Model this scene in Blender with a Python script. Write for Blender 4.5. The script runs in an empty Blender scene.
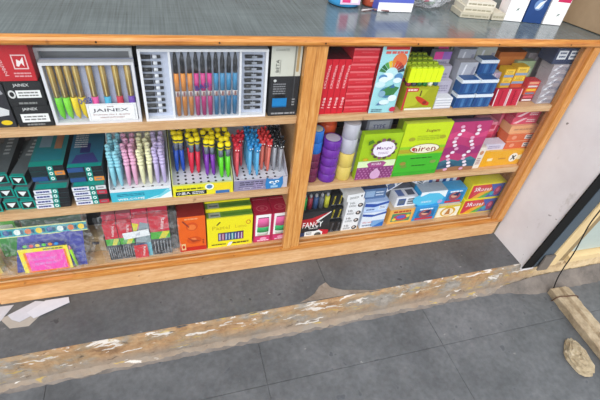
import bpy, math, random
from mathutils import Vector, Matrix
random.seed(7)
COL = bpy.context.scene.collection
PI = math.pi

# ------------------------------------------------------------------ materials
def lin(h):
    h = h.lstrip('#'); c = [int(h[i:i+2], 16)/255 for i in (0, 2, 4)]
    return tuple((x/12.92 if x <= .04045 else ((x+.055)/1.055)**2.4) for x in c)+(1,)

class NT:
    def __init__(s, name):
        s.m = bpy.data.materials.new(name); s.m.use_nodes = True
        s.t = s.m.node_tree; s.t.nodes.clear()
        s.out = s.n('ShaderNodeOutputMaterial')
    def n(s, typ, **kw):
        n = s.t.nodes.new(typ)
        for k, v in kw.items():
            if k.startswith('i_'): n.inputs[k[2:].replace('_', ' ')].default_value = v
            else: setattr(n, k, v)
        return n
    def l(s, a, b): s.t.links.new(a, b)
    def coords(s, scale=(1, 1, 1), kind='Object', rot=(0, 0, 0)):
        tc = s.n('ShaderNodeTexCoord'); mp = s.n('ShaderNodeMapping')
        mp.inputs['Scale'].default_value = scale; mp.inputs['Rotation'].default_value = rot
        s.l(tc.outputs[kind], mp.inputs['Vector']); return mp.outputs['Vector']
    def noise(s, vec, scale, detail=4, rough=.55, dist=0):
        n = s.n('ShaderNodeTexNoise'); n.inputs['Scale'].default_value = scale
        n.inputs['Detail'].default_value = detail; n.inputs['Roughness'].default_value = rough
        n.inputs['Distortion'].default_value = dist; s.l(vec, n.inputs['Vector']); return n.outputs['Fac']
    def ramp(s, fac, stops, interp='LINEAR'):
        r = s.n('ShaderNodeValToRGB'); e = r.color_ramp; e.interpolation = interp
        while len(e.elements) < len(stops): e.elements.new(.5)
        for el, (p, c) in zip(e.elements, stops):
            el.position = p; el.color = lin(c) if isinstance(c, str) else (c, c, c, 1)
        s.l(fac, r.inputs['Fac']); return r.outputs['Color']
    def mix(s, f, a, b, mode='MIX'):
        m = s.n('ShaderNodeMix', data_type='RGBA', blend_type=mode)
        for v, k in ((f, 0), (a, 6), (b, 7)):
            if isinstance(v, (int, float)): m.inputs[k].default_value = v
            elif isinstance(v, str): m.inputs[k].default_value = lin(v)
            else: s.l(v, m.inputs[k])
        return m.outputs[2]
    def bsdf(s, col, rough=.6, metal=0., bump=None, bs=.3, bd=.002, spec=.5):
        b = s.n('ShaderNodeBsdfPrincipled')
        if isinstance(col, str): b.inputs['Base Color'].default_value = lin(col)
        else: s.l(col, b.inputs['Base Color'])
        if isinstance(rough, (int, float)): b.inputs['Roughness'].default_value = rough
        else: s.l(rough, b.inputs['Roughness'])
        b.inputs['Metallic'].default_value = metal
        b.inputs['Specular IOR Level'].default_value = spec
        if bump is not None:
            bp = s.n('ShaderNodeBump'); bp.inputs['Strength'].default_value = bs
            bp.inputs['Distance'].default_value = bd; s.l(bump, bp.inputs['Height']); s.l(bp.outputs[0], b.inputs['Normal'])
        s.l(b.outputs[0], s.out.inputs['Surface']); return s.m

MATS = {}
def P(hexc, rough=.5, metal=0., wear=.10):
    key = (hexc, rough, metal)
    if key not in MATS:
        t = NT('paint_'+hexc.strip('#')); v = t.coords((1, 1, 1))
        n = t.noise(v, 55, 2)
        c = t.mix(wear, hexc, t.ramp(n, [(.3, .25), (.7, .9)]), 'SOFT_LIGHT')
        MATS[key] = t.bsdf(c, rough, metal, spec=.32)
    return MATS[key]

def wood(name, c1, c2, c3, scale, rough=.4, knots=False):
    t = NT(name); v = t.coords(scale)
    n = t.noise(v, 5, 6, .6, .6); f = t.noise(v, 22, 3, .6)
    c = t.ramp(n, [(.3, c1), (.52, c2), (.72, c3)])
    c = t.mix(.35, c, t.ramp(f, [(.35, .25), (.65, .75)]), 'SOFT_LIGHT')
    v2 = t.coords((1, 1, 1)); sp = t.noise(v2, 38, 2)
    c = t.mix(t.ramp(sp, [(.70, 0.), (.78, .6)]), c, '#6d3d1c')
    return t.bsdf(c, rough, 0, n, .15, .001)
M_trim = wood('varnished_trim_wood', '#a8672a', '#c1803c', '#d39b58', (2, 30, 30), .3)
M_div = wood('honey_wood', '#b57635', '#c98e4c', '#d8a566', (30, 30, 2), .38)
M_side = wood('orange_wood', '#9c602c', '#b2763d', '#c48b53', (30, 30, 2), .35)
M_shelf = wood('pale_shelf_wood', '#c39568', '#d3a97c', '#e0bd94', (2, 30, 30), .5)
M_base = wood('plywood_base', '#c59160', '#d4a674', '#dfb78c', (2.5, 9, 14), .5)
M_back = wood('dark_back_board', '#3a3430', '#4a423b', '#57504a', (3, 20, 20), .7)

def slate(name, a, b, c, spots='#2e2f33', joint=None):
    t = NT(name); v = t.coords((1, 1, 1), 'Object')
    n = t.noise(v, 4.5, 8, .65); f = t.noise(v, 60, 4, .6)
    col = t.ramp(n, [(.3, a), (.5, b), (.72, c)])
    col = t.mix(.5, col, t.ramp(f, [(.3, .3), (.7, .7)]), 'SOFT_LIGHT')
    s = t.noise(v, 30, 2, .5)
    col = t.mix(t.ramp(s, [(.69, 0.), (.735, .75)]), col, spots)
    s3 = t.noise(t.coords((1.3, 1.9, 1)), 17, 3, .6)
    col = t.mix(t.ramp(s3, [(.70, 0.), (.78, .45)]), col, '#b9b8b6')
    r = t.ramp(n, [(.3, .38), (.7, .6)])
    return t.bsdf(col, r, 0, t.noise(v, 14, 8, .7), .35, .004)
M_ledge = slate('slate_ledge', '#47494c', '#545659', '#626366')
M_ground = slate('slate_ground', '#4c4f53', '#5c5f63', '#6f7175', '#454950')
M_dirt = slate('dirt_joint', '#46474a', '#4e4f52', '#57585b')

def laminate():
    t = NT('grey_laminate'); v = t.coords((260, 6, 1)); w = t.coords((6, 200, 1)); u = t.coords((3, 3, 3))
    c = t.ramp(t.noise(u, 3, 4), [(.3, '#566164'), (.7, '#657174')])
    c = t.mix(.5, c, t.ramp(t.noise(v, 1, 3), [(.3, .25), (.7, .75)]), 'SOFT_LIGHT')
    c = t.mix(.3, c, t.ramp(t.noise(w, 1, 3), [(.3, .3), (.7, .7)]), 'SOFT_LIGHT')
    return t.bsdf(c, .17, 0, None, spec=.55)
M_top = laminate()

def wallmat():
    t = NT('stained_white_plaster'); v = t.coords((1, 1, 1))
    c = t.ramp(t.noise(v, 3.5, 6, .6), [(.3, '#cec9cc'), (.55, '#dcd9dc'), (.75, '#e4e2e4')])
    c = t.mix(t.ramp(t.noise(v, 42, 2, .5), [(.735, 0.), (.77, .8)]), c, '#5b5450')
    # damp dirt patches with their own shape near the foot
    c = t.mix(t.ramp(t.noise(t.coords((1, 3, 1.5)), 6, 5, .7), [(.60, 0.), (.70, .4)]), c, '#a39c94')
    return t.bsdf(c, .75, 0, t.noise(v, 25, 5), .3, .002)
M_wall = wallmat()

def risermat():
    t = NT('peeling_step_riser'); v = t.coords((1, 1, 2.0))
    c = t.ramp(t.noise(v, 7, 8, .7), [(.30, '#84664a'), (.42, '#a5835f'), (.52, '#9b8467'), (.60, '#8f8981'), (.72, '#989189'), (.8, '#756c62')])
    c = t.mix(.55, c, t.ramp(t.noise(v, 40, 5, .7), [(.3, .2), (.7, .8)]), 'SOFT_LIGHT')
    w = t.noise(t.coords((1.0, 1, 3.6)), 11, 5, .62, .4)
    sz = t.n('ShaderNodeSeparateXYZ'); t.l(t.coords((1, 1, 1)), sz.inputs[0])
    mz = t.n('ShaderNodeMapRange'); t.l(sz.outputs[2], mz.inputs[0]); mz.inputs[1].default_value = -.085; mz.inputs[2].default_value = -.012
    low = t.n('ShaderNodeMapRange'); t.l(sz.outputs[2], low.inputs[0]); low.inputs[1].default_value = -.060; low.inputs[2].default_value = -.095; low.inputs[4].default_value = .75
    c = t.mix(low.outputs[0], c, t.ramp(t.noise(v, 12, 5), [(.3, '#7d736a'), (.7, '#958b80')]))
    mw = t.n('ShaderNodeMath', operation='MULTIPLY_ADD'); t.l(mz.outputs[0], mw.inputs[0]); mw.inputs[1].default_value = .095; t.l(w, mw.inputs[2])
    c = t.mix(t.ramp(mw.outputs[0], [(.655, 0.), (.675, .85)], ), c, '#d8d3cd')
    g = t.noise(t.coords((.8, 1, 4)), 15, 4, .6)
    c = t.mix(t.ramp(g, [(.62, 0.), (.65, .7)]), c, '#b59a4e')
    k = t.noise(t.coords((1.2, 1, 3)), 18, 4, .6, .5)
    c = t.mix(t.ramp(k, [(.64, 0.), (.69, .75)]), c, '#54473c')
    xs_ = t.n('ShaderNodeSeparateXYZ'); t.l(t.coords((1, 1, 1)), xs_.inputs[0])
    ma = t.n('ShaderNodeMath', operation='MULTIPLY_ADD'); t.l(t.noise(v, 14, 5, .7), ma.inputs[0]); ma.inputs[1].default_value = .35; t.l(xs_.outputs[0], ma.inputs[2])
    mb = t.n('ShaderNodeMath', operation='MULTIPLY_ADD'); t.l(ma.outputs[0], mb.inputs[0]); mb.inputs[1].default_value = 5; mb.inputs[2].default_value = -7.1; mb.use_clamp = True
    c = t.mix(mb.outputs[0], c, t.ramp(t.noise(v, 9, 7, .7), [(.35, '#9d8465'), (.47, '#cdb48c'), (.7, '#dcc7a2')]))
    return t.bsdf(c, .85, 0, t.noise(v, 30, 8, .7), .8, .006)
M_riser = risermat()
def creamriser():
    t = NT('cream_sill_paint'); v = t.coords((1, 1, 1))
    c = t.ramp(t.noise(v, 9, 7, .7), [(.35, '#a98d6d'), (.47, '#d9bf96'), (.7, '#e2cca6')])
    return t.bsdf(c, .7, 0, t.noise(v, 30, 6), .4, .003)
M_sill = creamriser()
def mortar():
    t = NT('brown_mortar'); v = t.coords((1, 1, 1))
    c = t.ramp(t.noise(v, 16, 8, .7), [(.3, '#6a5f56'), (.5, '#84786c'), (.7, '#958d85')])
    return t.bsdf(c, .9, 0, t.noise(v, 50, 6), .7, .004)
M_mortar = mortar()
def dust():
    t = NT('foot_dust'); v = t.coords((1, 1, 1))
    c = t.ramp(t.noise(v, 12, 7, .7), [(.3, '#575350'), (.5, '#726b66'), (.7, '#857d76')])
    return t.bsdf(c, .9, 0, t.noise(v, 50, 6), .5, .003)
M_dust = dust()
def stonemat(name, a, b, c, sc=28):
    t = NT(name); v = t.coords((1, 1, 1))
    col = t.ramp(t.noise(v, sc, 8, .7), [(.3, a), (.5, b), (.72, c)])
    return t.bsdf(col, .85, 0, t.noise(v, 60, 6), .7, .004)
M_stone = stonemat('ochre_stone', '#80725c', '#a5967b', '#c4b9a2')
M_block = stonemat('weathered_block', '#7d6d56', '#a4937a', '#bfb096', 20)

def glassmat():
    t = NT('window_glass')
    tr = t.n('ShaderNodeBsdfTransparent'); tr.inputs[0].default_value = (.97, .98, .98, 1)
    gl = t.n('ShaderNodeBsdfGlossy'); gl.inputs['Roughness'].default_value = .04
    lw = t.n('ShaderNodeLayerWeight'); lw.inputs['Blend'].default_value = .5
    pw = t.n('ShaderNodeMath', operation='POWER'); pw.inputs[1].default_value = 5; t.l(lw.outputs['Facing'], pw.inputs[0])
    fr = t.n('ShaderNodeMath', operation='MULTIPLY_ADD'); fr.inputs[1].default_value = .9; fr.inputs[2].default_value = .016; t.l(pw.outputs[0], fr.inputs[0])
    m = t.n('ShaderNodeMixShader'); t.l(fr.outputs[0], m.inputs[0]); t.l(tr.outputs[0], m.inputs[1]); t.l(gl.outputs[0], m.inputs[2])
    t.l(m.outputs[0], t.out.inputs['Surface']); return t.m
M_glass = glassmat()
def filmmat(name, op=.22, col='#e8ecf2', rough=.18):
    t = NT(name); v = t.coords((1, 1, 1))
    tr = t.n('ShaderNodeBsdfTransparent')
    b = t.n('ShaderNodeBsdfPrincipled'); b.inputs['Base Color'].default_value = lin(col); b.inputs['Roughness'].default_value = rough
    bp = t.n('ShaderNodeBump'); bp.inputs['Strength'].default_value = .8; bp.inputs['Distance'].default_value = .004
    nz = t.noise(v, 45, 3, .5, 1.5); t.l(nz, bp.inputs['Height']); t.l(bp.outputs[0], b.inputs['Normal'])
    m = t.n('ShaderNodeMixShader')
    t.l(t.ramp(nz, [(.45, op*.5), (.62, min(1, op*2.2))]), m.inputs[0])
    t.l(tr.outputs[0], m.inputs[1]); t.l(b.outputs[0], m.inputs[2]); t.l(m.outputs[0], t.out.inputs['Surface']); return t.m
M_film = filmmat('crinkled_clear_film', .09)
M_lid = filmmat('clear_plastic_lid', .015, '#ffffff', .1)

# ------------------------------------------------------------------ mesh builder
_txt = {}
def text_geo(s, bold=True):
    k = (s, bold)
    if k not in _txt:
        cu = bpy.data.curves.new('t', 'FONT'); cu.body = s; cu.size = 1; cu.resolution_u = 1
        cu.offset = .010 if bold else .002
        ob = bpy.data.objects.new('t', cu); COL.objects.link(ob)
        dg = bpy.context.evaluated_depsgraph_get(); me = ob.evaluated_get(dg).to_mesh()
        vs = [(v.co.x, v.co.y) for v in me.vertices]; fs = [tuple(p.vertices) for p in me.polygons]
        ob.evaluated_get(dg).to_mesh_clear(); bpy.data.objects.remove(ob)
        if vs:
            x0 = min(v[0] for v in vs); x1 = max(v[0] for v in vs); y0 = min(v[1] for v in vs); y1 = max(v[1] for v in vs)
            vs = [((x-(x0+x1)/2), (y-(y0+y1)/2)) for x, y in vs]
            _txt[k] = (vs, fs, x1-x0, y1-y0)
        else: _txt[k] = ([], [], 1, 1)
    return _txt[k]

class MB:
    def __init__(s): s.v = []; s.f = []; s.mi = []; s.m = []; s.sm = []
    def mat(s, m):
        if isinstance(m, str): m = P(m)
        if m not in s.m: s.m.append(m)
        return s.m.index(m)
    def face(s, pts, m, smooth=False):
        b = len(s.v); s.v += [tuple(p) for p in pts]; s.f.append(tuple(range(b, b+len(pts)))); s.mi.append(s.mat(m)); s.sm.append(smooth)
    def add(s, vs, fs, m, smooth=False):
        b = len(s.v); s.v += [tuple(p) for p in vs]; k = s.mat(m)
        for f in fs: s.f.append(tuple(i+b for i in f)); s.mi.append(k); s.sm.append(smooth)
    def box(s, x0, x1, y0, y1, z0, z1, m, top=None):
        vs = [(x0, y0, z0), (x1, y0, z0), (x1, y1, z0), (x0, y1, z0), (x0, y0, z1), (x1, y0, z1), (x1, y1, z1), (x0, y1, z1)]
        s.add(vs, [(0, 3, 2, 1), (0, 1, 5, 4), (1, 2, 6, 5), (2, 3, 7, 6), (3, 0, 4, 7)], m); s.add(vs, [(4, 5, 6, 7)], top or m)
    def tube(s, pts, rad, m, seg=8, cap=True, flat=1.0):
        pts = [Vector(p) for p in pts]; n = len(pts)
        if isinstance(rad, (int, float)): rad = [rad]*n
        b = len(s.v); k = s.mat(m); up = None
        for i, p in enumerate(pts):
            d = (pts[min(i+1, n-1)]-pts[max(i-1, 0)]).normalized()
            a = Vector((0, 0, 1)) if abs(d.z) < .9 else Vector((1, 0, 0))
            if up is not None: a = up
            u = d.cross(a).normalized(); w = u.cross(d).normalized(); up = w
            for j in range(seg):
                t = 2*PI*j/seg; s.v.append(tuple(p+u*math.cos(t)*rad[i]+w*math.sin(t)*rad[i]*flat))
        for i in range(n-1):
            for j in range(seg):
                j2 = (j+1) % seg
                s.f.append((b+i*seg+j, b+i*seg+j2, b+(i+1)*seg+j2, b+(i+1)*seg+j)); s.mi.append(k); s.sm.append(True)
        if cap:
            s.f.append(tuple(b+j for j in range(seg))[::-1]); s.mi.append(k); s.sm.append(False)
            s.f.append(tuple(b+(n-1)*seg+j for j in range(seg))); s.mi.append(k); s.sm.append(False)
    def lathe(s, prof, m, seg=20, c=(0, 0, 0)):
        s.tube([(c[0], c[1], c[2]+z+i*1e-6) for i, (r, z) in enumerate(prof)], [max(r, 1e-5) for r, z in prof], m, seg)
    def blob(s, c, r, m, seg=10, rings=6):
        vs = []; fs = []
        for i in range(rings+1):
            a = PI*i/rings
            for j in range(seg):
                t = 2*PI*j/seg; vs.append((c[0]+r[0]*math.sin(a)*math.cos(t), c[1]+r[1]*math.sin(a)*math.sin(t), c[2]+r[2]*math.cos(a)))
        for i in range(rings):
            for j in range(seg):
                j2 = (j+1) % seg; fs.append((i*seg+j, (i+1)*seg+j, (i+1)*seg+j2, i*seg+j2))
        s.add(vs, fs, m, True)
    def prints(s, o, u, v, spec, W, H, off=.0003):
        """printed marks on a flat face: o corner, u/v unit vectors, W/H face size"""
        o = Vector(o); u = Vector(u); v = Vector(v); n = u.cross(v); lay = 0
        def pt(a, b): return o+u*(a*W)+v*(b*H)+n*(off+lay*.00012)
        for it in spec:
            k = it[0]; lay += 1
            if k == 'r': _, a0, b0, a1, b1, c = it; s.face([pt(a0, b0), pt(a1, b0), pt(a1, b1), pt(a0, b1)], c)
            elif k == 'e':
                _, a, b, ra, rb, c = it
                s.face([pt(a+ra*math.cos(t*PI/8), b+rb*math.sin(t*PI/8)) for t in range(16)], c)
            elif k == 'a':   # arc band: centre a,b, inner r0, outer r1 (in units of W), angles
                _, a, b, r0, r1, t0, t1, c = it; N = 8
                for i in range(N):
                    q = [math.radians(t0+(t1-t0)*(i+d)/N) for d in (0, 1)]
                    s.face([pt(a+r*math.cos(t), b+r*math.sin(t)*W/H) for r, t in ((r0, q[0]), (r1, q[0]), (r1, q[1]), (r0, q[1]))], c)
            elif k == 'p': s.face([pt(a, b) for a, b in it[1]], it[2])
            elif k == 't':
                _, st, a, b, w, c = it[:6]; rot = it[6] if len(it) > 6 else 0; hh = it[7] if len(it) > 7 else None
                vs, fs, tw, th = text_geo(st); vt = 45 < abs(rot) < 135; k2 = w*(H if vt else W)/tw; ky = k2 if hh is None else hh*(W if vt else H)/th
                ca, sa = math.cos(math.radians(rot)), math.sin(math.radians(rot)); base = pt(a, b)
                s.add([base+u*(x*k2*ca-y*ky*sa)+v*(x*k2*sa+y*ky*ca) for x, y in vs], fs, c)
            elif k == 'lines':  # rows of small illegible print
                _, a0, b0, a1, b1, nl, c = it; hgt = (b1-b0)/(2*nl-1) if nl > 1 else (b1-b0)
                for i in range(nl):
                    bb = b0+2*i*hgt; x = a0
                    while x < a1-.01:
                        w = min(random.uniform(.12, .3)*(a1-a0), a1-x)
                        s.face([pt(x, bb), pt(x+w*.85, bb), pt(x+w*.85, bb+hgt), pt(x, bb+hgt)], c); x += w
    def build(s, name, parent=None, loc=(0, 0, 0), rot=(0, 0, 0), bevel=0):
        me = bpy.data.meshes.new(name); me.from_pydata(s.v, [], s.f)
        for m in s.m: me.materials.append(m)
        me.polygons.foreach_set('material_index', s.mi); me.polygons.foreach_set('use_smooth', s.sm); me.update()
        o = bpy.data.objects.new(name, me); COL.objects.link(o); o.location = loc; o.rotation_euler = rot
        if parent: o.parent = parent
        if bevel:
            b = o.modifiers.new('bevel', 'BEVEL'); b.width = bevel; b.segments = 2; b.limit_method = 'ANGLE'
        return o

def tag(o, label=None, cat=None, group=None, kind=None):
    if label: o['label'] = label
    if cat: o['category'] = cat
    if group: o['group'] = group
    if kind: o['kind'] = kind
    return o
def empty(name, loc, label, cat, group=None, rot=(0, 0, 0)):
    e = bpy.data.objects.new(name, None); COL.objects.link(e); e.location = loc; e.rotation_euler = rot; e.empty_display_size = .03
    return tag(e, label, cat, group)
def R(d): return math.radians(d)
def copy_tree(o, loc, label=None, rot=None, parent=None):
    c = o.copy(); COL.objects.link(c)
    if loc is not None: c.location = loc
    if rot is not None: c.rotation_euler = rot
    if label: c['label'] = label
    if parent: c.parent = parent
    for ch in list(o.children): copy_tree(ch, None, parent=c)
    return c

def printed_box(w, d, h, col, F=(), T=(), L=(), Rr=(), top=None):
    b = MB(); b.box(-w/2, w/2, 0, d, 0, h, col, top)
    b.prints((-w/2, 0, 0), (1, 0, 0), (0, 0, 1), F, w, h)
    b.prints((-w/2, 0, h), (1, 0, 0), (0, 1, 0), T, w, d)
    b.prints((-w/2, d, 0), (0, -1, 0), (0, 0, 1), L, d, h)
    b.prints((w/2, 0, 0), (0, 1, 0), (0, 0, 1), Rr, d, h)
    return b
def carton(name, label, cat, x0, x1, y, d, z, h, col, F=(), T=(), L=(), Rr=(), top=None, group=None, rot=(0, 0, 0)):
    b = printed_box(x1-x0, d, h, col, F, T, L, Rr, top)
    o = b.build(name, loc=((x0+x1)/2, y, z), rot=tuple(R(a) for a in rot)); return tag(o, label, cat, group)

# ------------------------------------------------------------------ setting
S1, S2, S3, CT = .589, .347, .098, .800
b = MB()                                                        # street paving, slab by slab
b.box(-3, 4, -4, -.16, -.20, -.1225, M_dirt)
ys = [-.175, -.358, -.80, -1.3, -1.9, -2.6, -3.6]; xs = [-2.9, -2.28, -1.66, -1.04, -.42, .20, .82, 1.44, 2.06, 2.68, 3.3, 3.9]
for j in range(len(ys)-1):
    for i in range(len(xs)-1):
        b.box(xs[i]+.0007, xs[i+1]-.0007, ys[j+1]+.0007, ys[j]-.0007, -.19, -.120-random.random()*.001, M_ground)
tag(b.build('floor'), kind='structure')
b = MB(); edge = lambda x: -.180+.0094*x
for x0_, x1_, zt_ in ((-1.6, .452, 0), (.4535, 1.235, -.0006)):
    b.add([(x0_, edge(x0_), -.14), (x1_, edge(x1_), -.14), (x1_, .9, -.14), (x0_, .9, -.14), (x0_, edge(x0_), zt_), (x1_, edge(x1_), zt_), (x1_, .9, zt_), (x0_, .9, zt_)],
          [(0, 3, 2, 1), (0, 1, 5, 4), (1, 2, 6, 5), (2, 3, 7, 6), (3, 0, 4, 7), (4, 5, 6, 7)], M_ledge)
tag(b.build('floor_ledge'), kind='structure')
# step riser with ragged upper edge
def riser(name, x0, x1, m, seed, yt, yb, zt=.0, amp=.006):
    rnd = random.Random(seed); b = MB(); N = int((x1-x0)/.012); rows = []
    ph = [rnd.uniform(0, 6) for _ in range(6)]
    for i in range(N+1):
        x = x0+(x1-x0)*i/N; j = sum(math.sin(x*k+p) for k, p in zip((9, 17, 31, 57, 90, 140), ph))/6
        bulge = 0; yt = edge(x)-.001; yb = yt-.013
        r = [(x, yt+.003, zt+.0008), (x, yt+j*amp-bulge*.3, zt+.0008), (x, yt-.004+j*amp*.6+rnd.uniform(-1, 1)*.0015, zt-.010),
             (x, yt-.006+rnd.uniform(-1, 1)*.003, zt-.04), (x, (yt+yb)/2-.004+rnd.uniform(-1, 1)*.003, zt-.075), (x, yb+rnd.uniform(-1, 1)*.002, zt-.105),
             (x, yb-.014+j*.006, -.1195)]
        rows.append(r)
    vs = [p for r in rows for p in r]; k = len(rows[0])
    fs = [(i*k+j, i*k+j+1, (i+1)*k+j+1, (i+1)*k+j) for i in range(N) for j in range(k-1)]
    b.add(vs, fs, m, False); return tag(b.build(name), kind='structure')
riser('trim_1', -1.6, 2.4, M_riser, 3, -.176, -.189)
b = MB(); b.box(1.236, 2.4, -.172, .9, -.14, -.0005, M_sill); tag(b.build('floor_sill'), kind='structure')
b = MB(); pts = [(.34, -.172), (.372, -.160), (.40, -.146), (.425, -.120), (.452, -.108), (.462, -.13), (.50, -.150), (.56, -.162), (.60, -.172)]
b.face([(x, y, .0018) for x, y in pts], M_mortar); tag(b.build('trim_3'), kind='structure')
# dirt fillet against the foot of the riser
b = MB(); rnd = random.Random(4); vs = []; N = 220
for i in range(N+1):
    x = -1.6+4.0*i/N; q = min(1, max(0, (x-1.12)/.25)); q = q*q*(3-2*q); wdt = .010+.008*rnd.random()+.05*q
    vs += [(x, edge(x)-.016, -.1125+.034*q+rnd.uniform(-1, 1)*.002), (x, edge(x)-.020-wdt*.3, -.1165+.014*q+rnd.uniform(-1, 1)*.0015), (x, edge(x)-.023-wdt*.8, -.1199)]
b.add(vs, [(3*i+k, 3*i+k+1, 3*i+k+4, 3*i+k+3) for i in range(N) for k in (0, 1)], M_dust, True); tag(b.build('trim_4'), kind='structure')
# side pillar wall
b = MB(); vs = []
b.add([(1.235, 0, -.02), (1.235, -.186, -.02), (1.235, -.260, 1.3), (1.235, 0, 1.3), (1.29, 0, -.02), (1.29, -.186, -.02), (1.29, -.260, 1.3), (1.29, 0, 1.3)],
      [(0, 1, 2, 3), (4, 7, 6, 5), (1, 5, 6, 2), (0, 3, 7, 4), (3, 2, 6, 7)], M_wall)
tag(b.build('wall_right'), kind='structure')
b = MB(); b.box(-1.6, 2.8, .55, .60, -.1, 2.6, P('#8f8a84', .8)); tag(b.build('wall_back'), kind='structure')

# doorway boards right of the pillar: they lean to the right
def leanboard(name, label, cat, x0, x1, z0, L, y0, y1, m, ang, bev=.001):
    b = MB(); b.box(0, x1-x0, 0, y1-y0, 0, L, m)
    return tag(b.build(name, loc=(x0, y0, z0), rot=(R(3.3), R(ang), 0), bevel=bev), label, cat)
leanboard('door_jamb', 'black upright door strip along the edge of the white pillar', 'door frame', 1.221, 1.271, .002, 1.25, -.1935, -.1885, P('#0a0a0b', .7), 1.2)
leanboard('metal_strip', 'blue grey metal strip leaning beside the black door strip', 'strip', 1.2725, 1.3255, .002, 1.2, -.195, -.188, P('#4f5b66', .4), 1.2)
leanboard('wooden_post', 'cream painted wooden post beside the blue grey strip', 'post', 1.327, 1.376, .002, 1.2, -.200, -.165, P('#e2c897', .5), 1.2)
leanboard('recess_shade_strip', 'brown strip for the shaded recess side beside the cream post', 'recess side', 1.3785, 1.43, .002, 1.2, -.186, -.17, P('#94805f', .6), 1.2)  # side of the recess, its shade put into the brown colour
leanboard('door_panel', 'pale grey green door panel at the right edge of the picture', 'door', 1.436, 2.1, .046, 1.2, -.182, -.168, P('#b3c0ba', .35), 1.2)
leanboard('door_rail', 'cream painted bottom rail under the pale grey green door panel', 'rail', 1.433, 2.1, .001, .0290, -.200, -.168, P('#e2c897', .5), 0)
b = MB(); b.box(-.024, .024, 0, .008, 0, .075, P('#6d6660', .4))
tag(b.build('wood_scrap', loc=(1.299, -.214, .0015), rot=(R(-3), R(3), 0), bevel=.002), 'short dark brown board standing at the foot of the blue grey strip', 'wood scrap')

# ------------------------------------------------------------------ cabinet
cab = empty('display_cabinet', (0, 0, 0), 'wooden shop display cabinet with glass front and three rows of shelves', 'cabinet')
XL, XR, D = -1.05, 1.225, .34
def part(name, x0, x1, y0, y1, z0, z1, m, bev=.0015):
    b = MB(); b.box(x0, x1, y0, y1, z0, z1, m); return b.build(name, cab, bevel=bev)
part('base_board', -.54, XR, 0, .012, .001, .076, M_base)
part('base_board', XL, -.5415, 0, .012, .001, .076, M_base)
part('bottom_rail', XL, XR, -.010, .022, .0780, .0905, M_trim)
part('glass_track', XL, XR, .004, .0065, .091, .0965, M_shelf, .0005)
part('cabinet_floor', XL, XR-.02, .0225, D, .080, .0975, M_shelf)
part('divider', .318, .343, -.010, .014, .091, .781, M_div)
part('divider', .3435, .373, -.007, .016, .091, .781, M_div)
part('divider_panel', .335, .355, .0165, D, .098, .781, M_shelf)
part('side_frame', 1.174, 1.198, -.004, .016, .091, .781, M_side)
part('side_frame', 1.1985, 1.225, -.010, .016, .091, .781, M_div)
part('side_panel', 1.210, XR, .0165, D, .098, .781, M_side)
part('side_panel', XL, XL+.02, .0165, D, .098, .781, M_side)
for (a, c) in ((XL+.021, .3175), (.3735, 1.1735)):
    part('shelf', a, c, .004, .0165, .568, .5885, M_shelf); part('shelf', a, c, .004, .0165, .323, .3465, M_shelf)
for (a, c) in ((XL+.021, .334), (.356, 1.2095)):
    part('shelf_board', a, c, .0167, D-.01, .569, .5883, M_shelf, 0); part('shelf_board', a, c, .0167, D-.01, .326, .3463, M_shelf, 0)
part('back_panel', XL, XR, D+.0005, D+.01, .08, .781, M_back)
for a, c in ((-.98, .3175), (.3735, 1.1735)):
    b = MB(); b.box(a, c, -.0012, .0008, .0915, .7805, M_glass); b.build('glass_pane', cab)
ctop = empty('countertop', (0, 0, 0), 'grey laminate countertop with wooden front edge above the shelves', 'countertop')
b = MB(); b.box(XL-.05, 1.9, .0005, .54, .7825, .7995, M_top); b.build('laminate_top', ctop)
b = MB(); prof = [(-.012, .7825), (-.016, .787), (-.0165, .793), (-.013, .7985), (-.007, .8005), (0, .8003), (0, .7825)]
b.add([(x, y, z) for x in (XL-.05, 1.9) for y, z in prof], [tuple(range(7)), tuple(range(13, 6, -1))]+[(i, i+7, (i+1) % 7+7, (i+1) % 7) for i in range(7)], M_trim)
b.build('edge_trim', ctop)
b = MB()
for x in [-.62+.245*i for i in range(10)]:
    b = MB(); b.tube([(x, -.0162, .7905), (x, -.0170, .7905)], .0022, '#3a2412', 8); b.build('nail', ctop)

# ------------------------------------------------------------------ top row, left bay
W_, K_ = '#f2f2f4', '#17181b'
blk = lambda oval: [('r', .02, .02, .98, .98, '#26272a'), ('t', 'JAINEX', .45, .83, .42, '#d8d8d8')] + \
    ([('e', .14, .48, .10, .17, '#d9d9d9'), ('e', .14, .48, .06, .10, '#26272a'), ('r', .26, .33, .92, .64, '#eeeeee'), ('lines', .32, .4, .86, .57, 2, '#777777')] if oval
     else [('r', .14, .22, .92, .62, '#f0f0f0'), ('lines', .22, .32, .84, .52, 2, '#808080')]) + [('lines', .25, .07, .75, .15, 1, '#888888')]
carton('pen_box', 'black pen box with plain white label, bottom of the stack at the left', 'box', -.326, -.256, .013, .12, S1, .0515, '#202124', blk(False), group='black pen boxes')
carton('pen_box', 'black pen box with round emblem and white oval label under the red box', 'box', -.328, -.258, .013, .12, S1+.052, .056, '#202124', blk(True), group='black pen boxes')
carton('red_box', 'red box with white horse emblem on top of the black pen boxes', 'box', -.332, -.262, .013, .12, S1+.1085, .078, '#b3212b',
       [('r', .01, .01, .99, .99, '#c22a33'), ('r', .5, .33, .88, .72, '#e9c9cb'), ('r', .53, .36, .85, .69, '#c22a33'), ('p', [(.58, .42), (.62, .6), (.7, .55), (.8, .66), (.78, .4), (.72, .5), (.64, .4)], '#f3e6e6'),
        ('t', 'POINTER PEN', .2, .5, .7, '#eac4c6', 100, .10), ('lines', .45, .12, .9, .24, 2, '#e0a0a4')])
carton('red_box', 'dark red box standing behind the red horse emblem box', 'box', -.255, -.235, .10, .1, S1, .183, '#8e2028', [('r', .1, .1, .9, .9, '#a32a32')])
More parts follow.
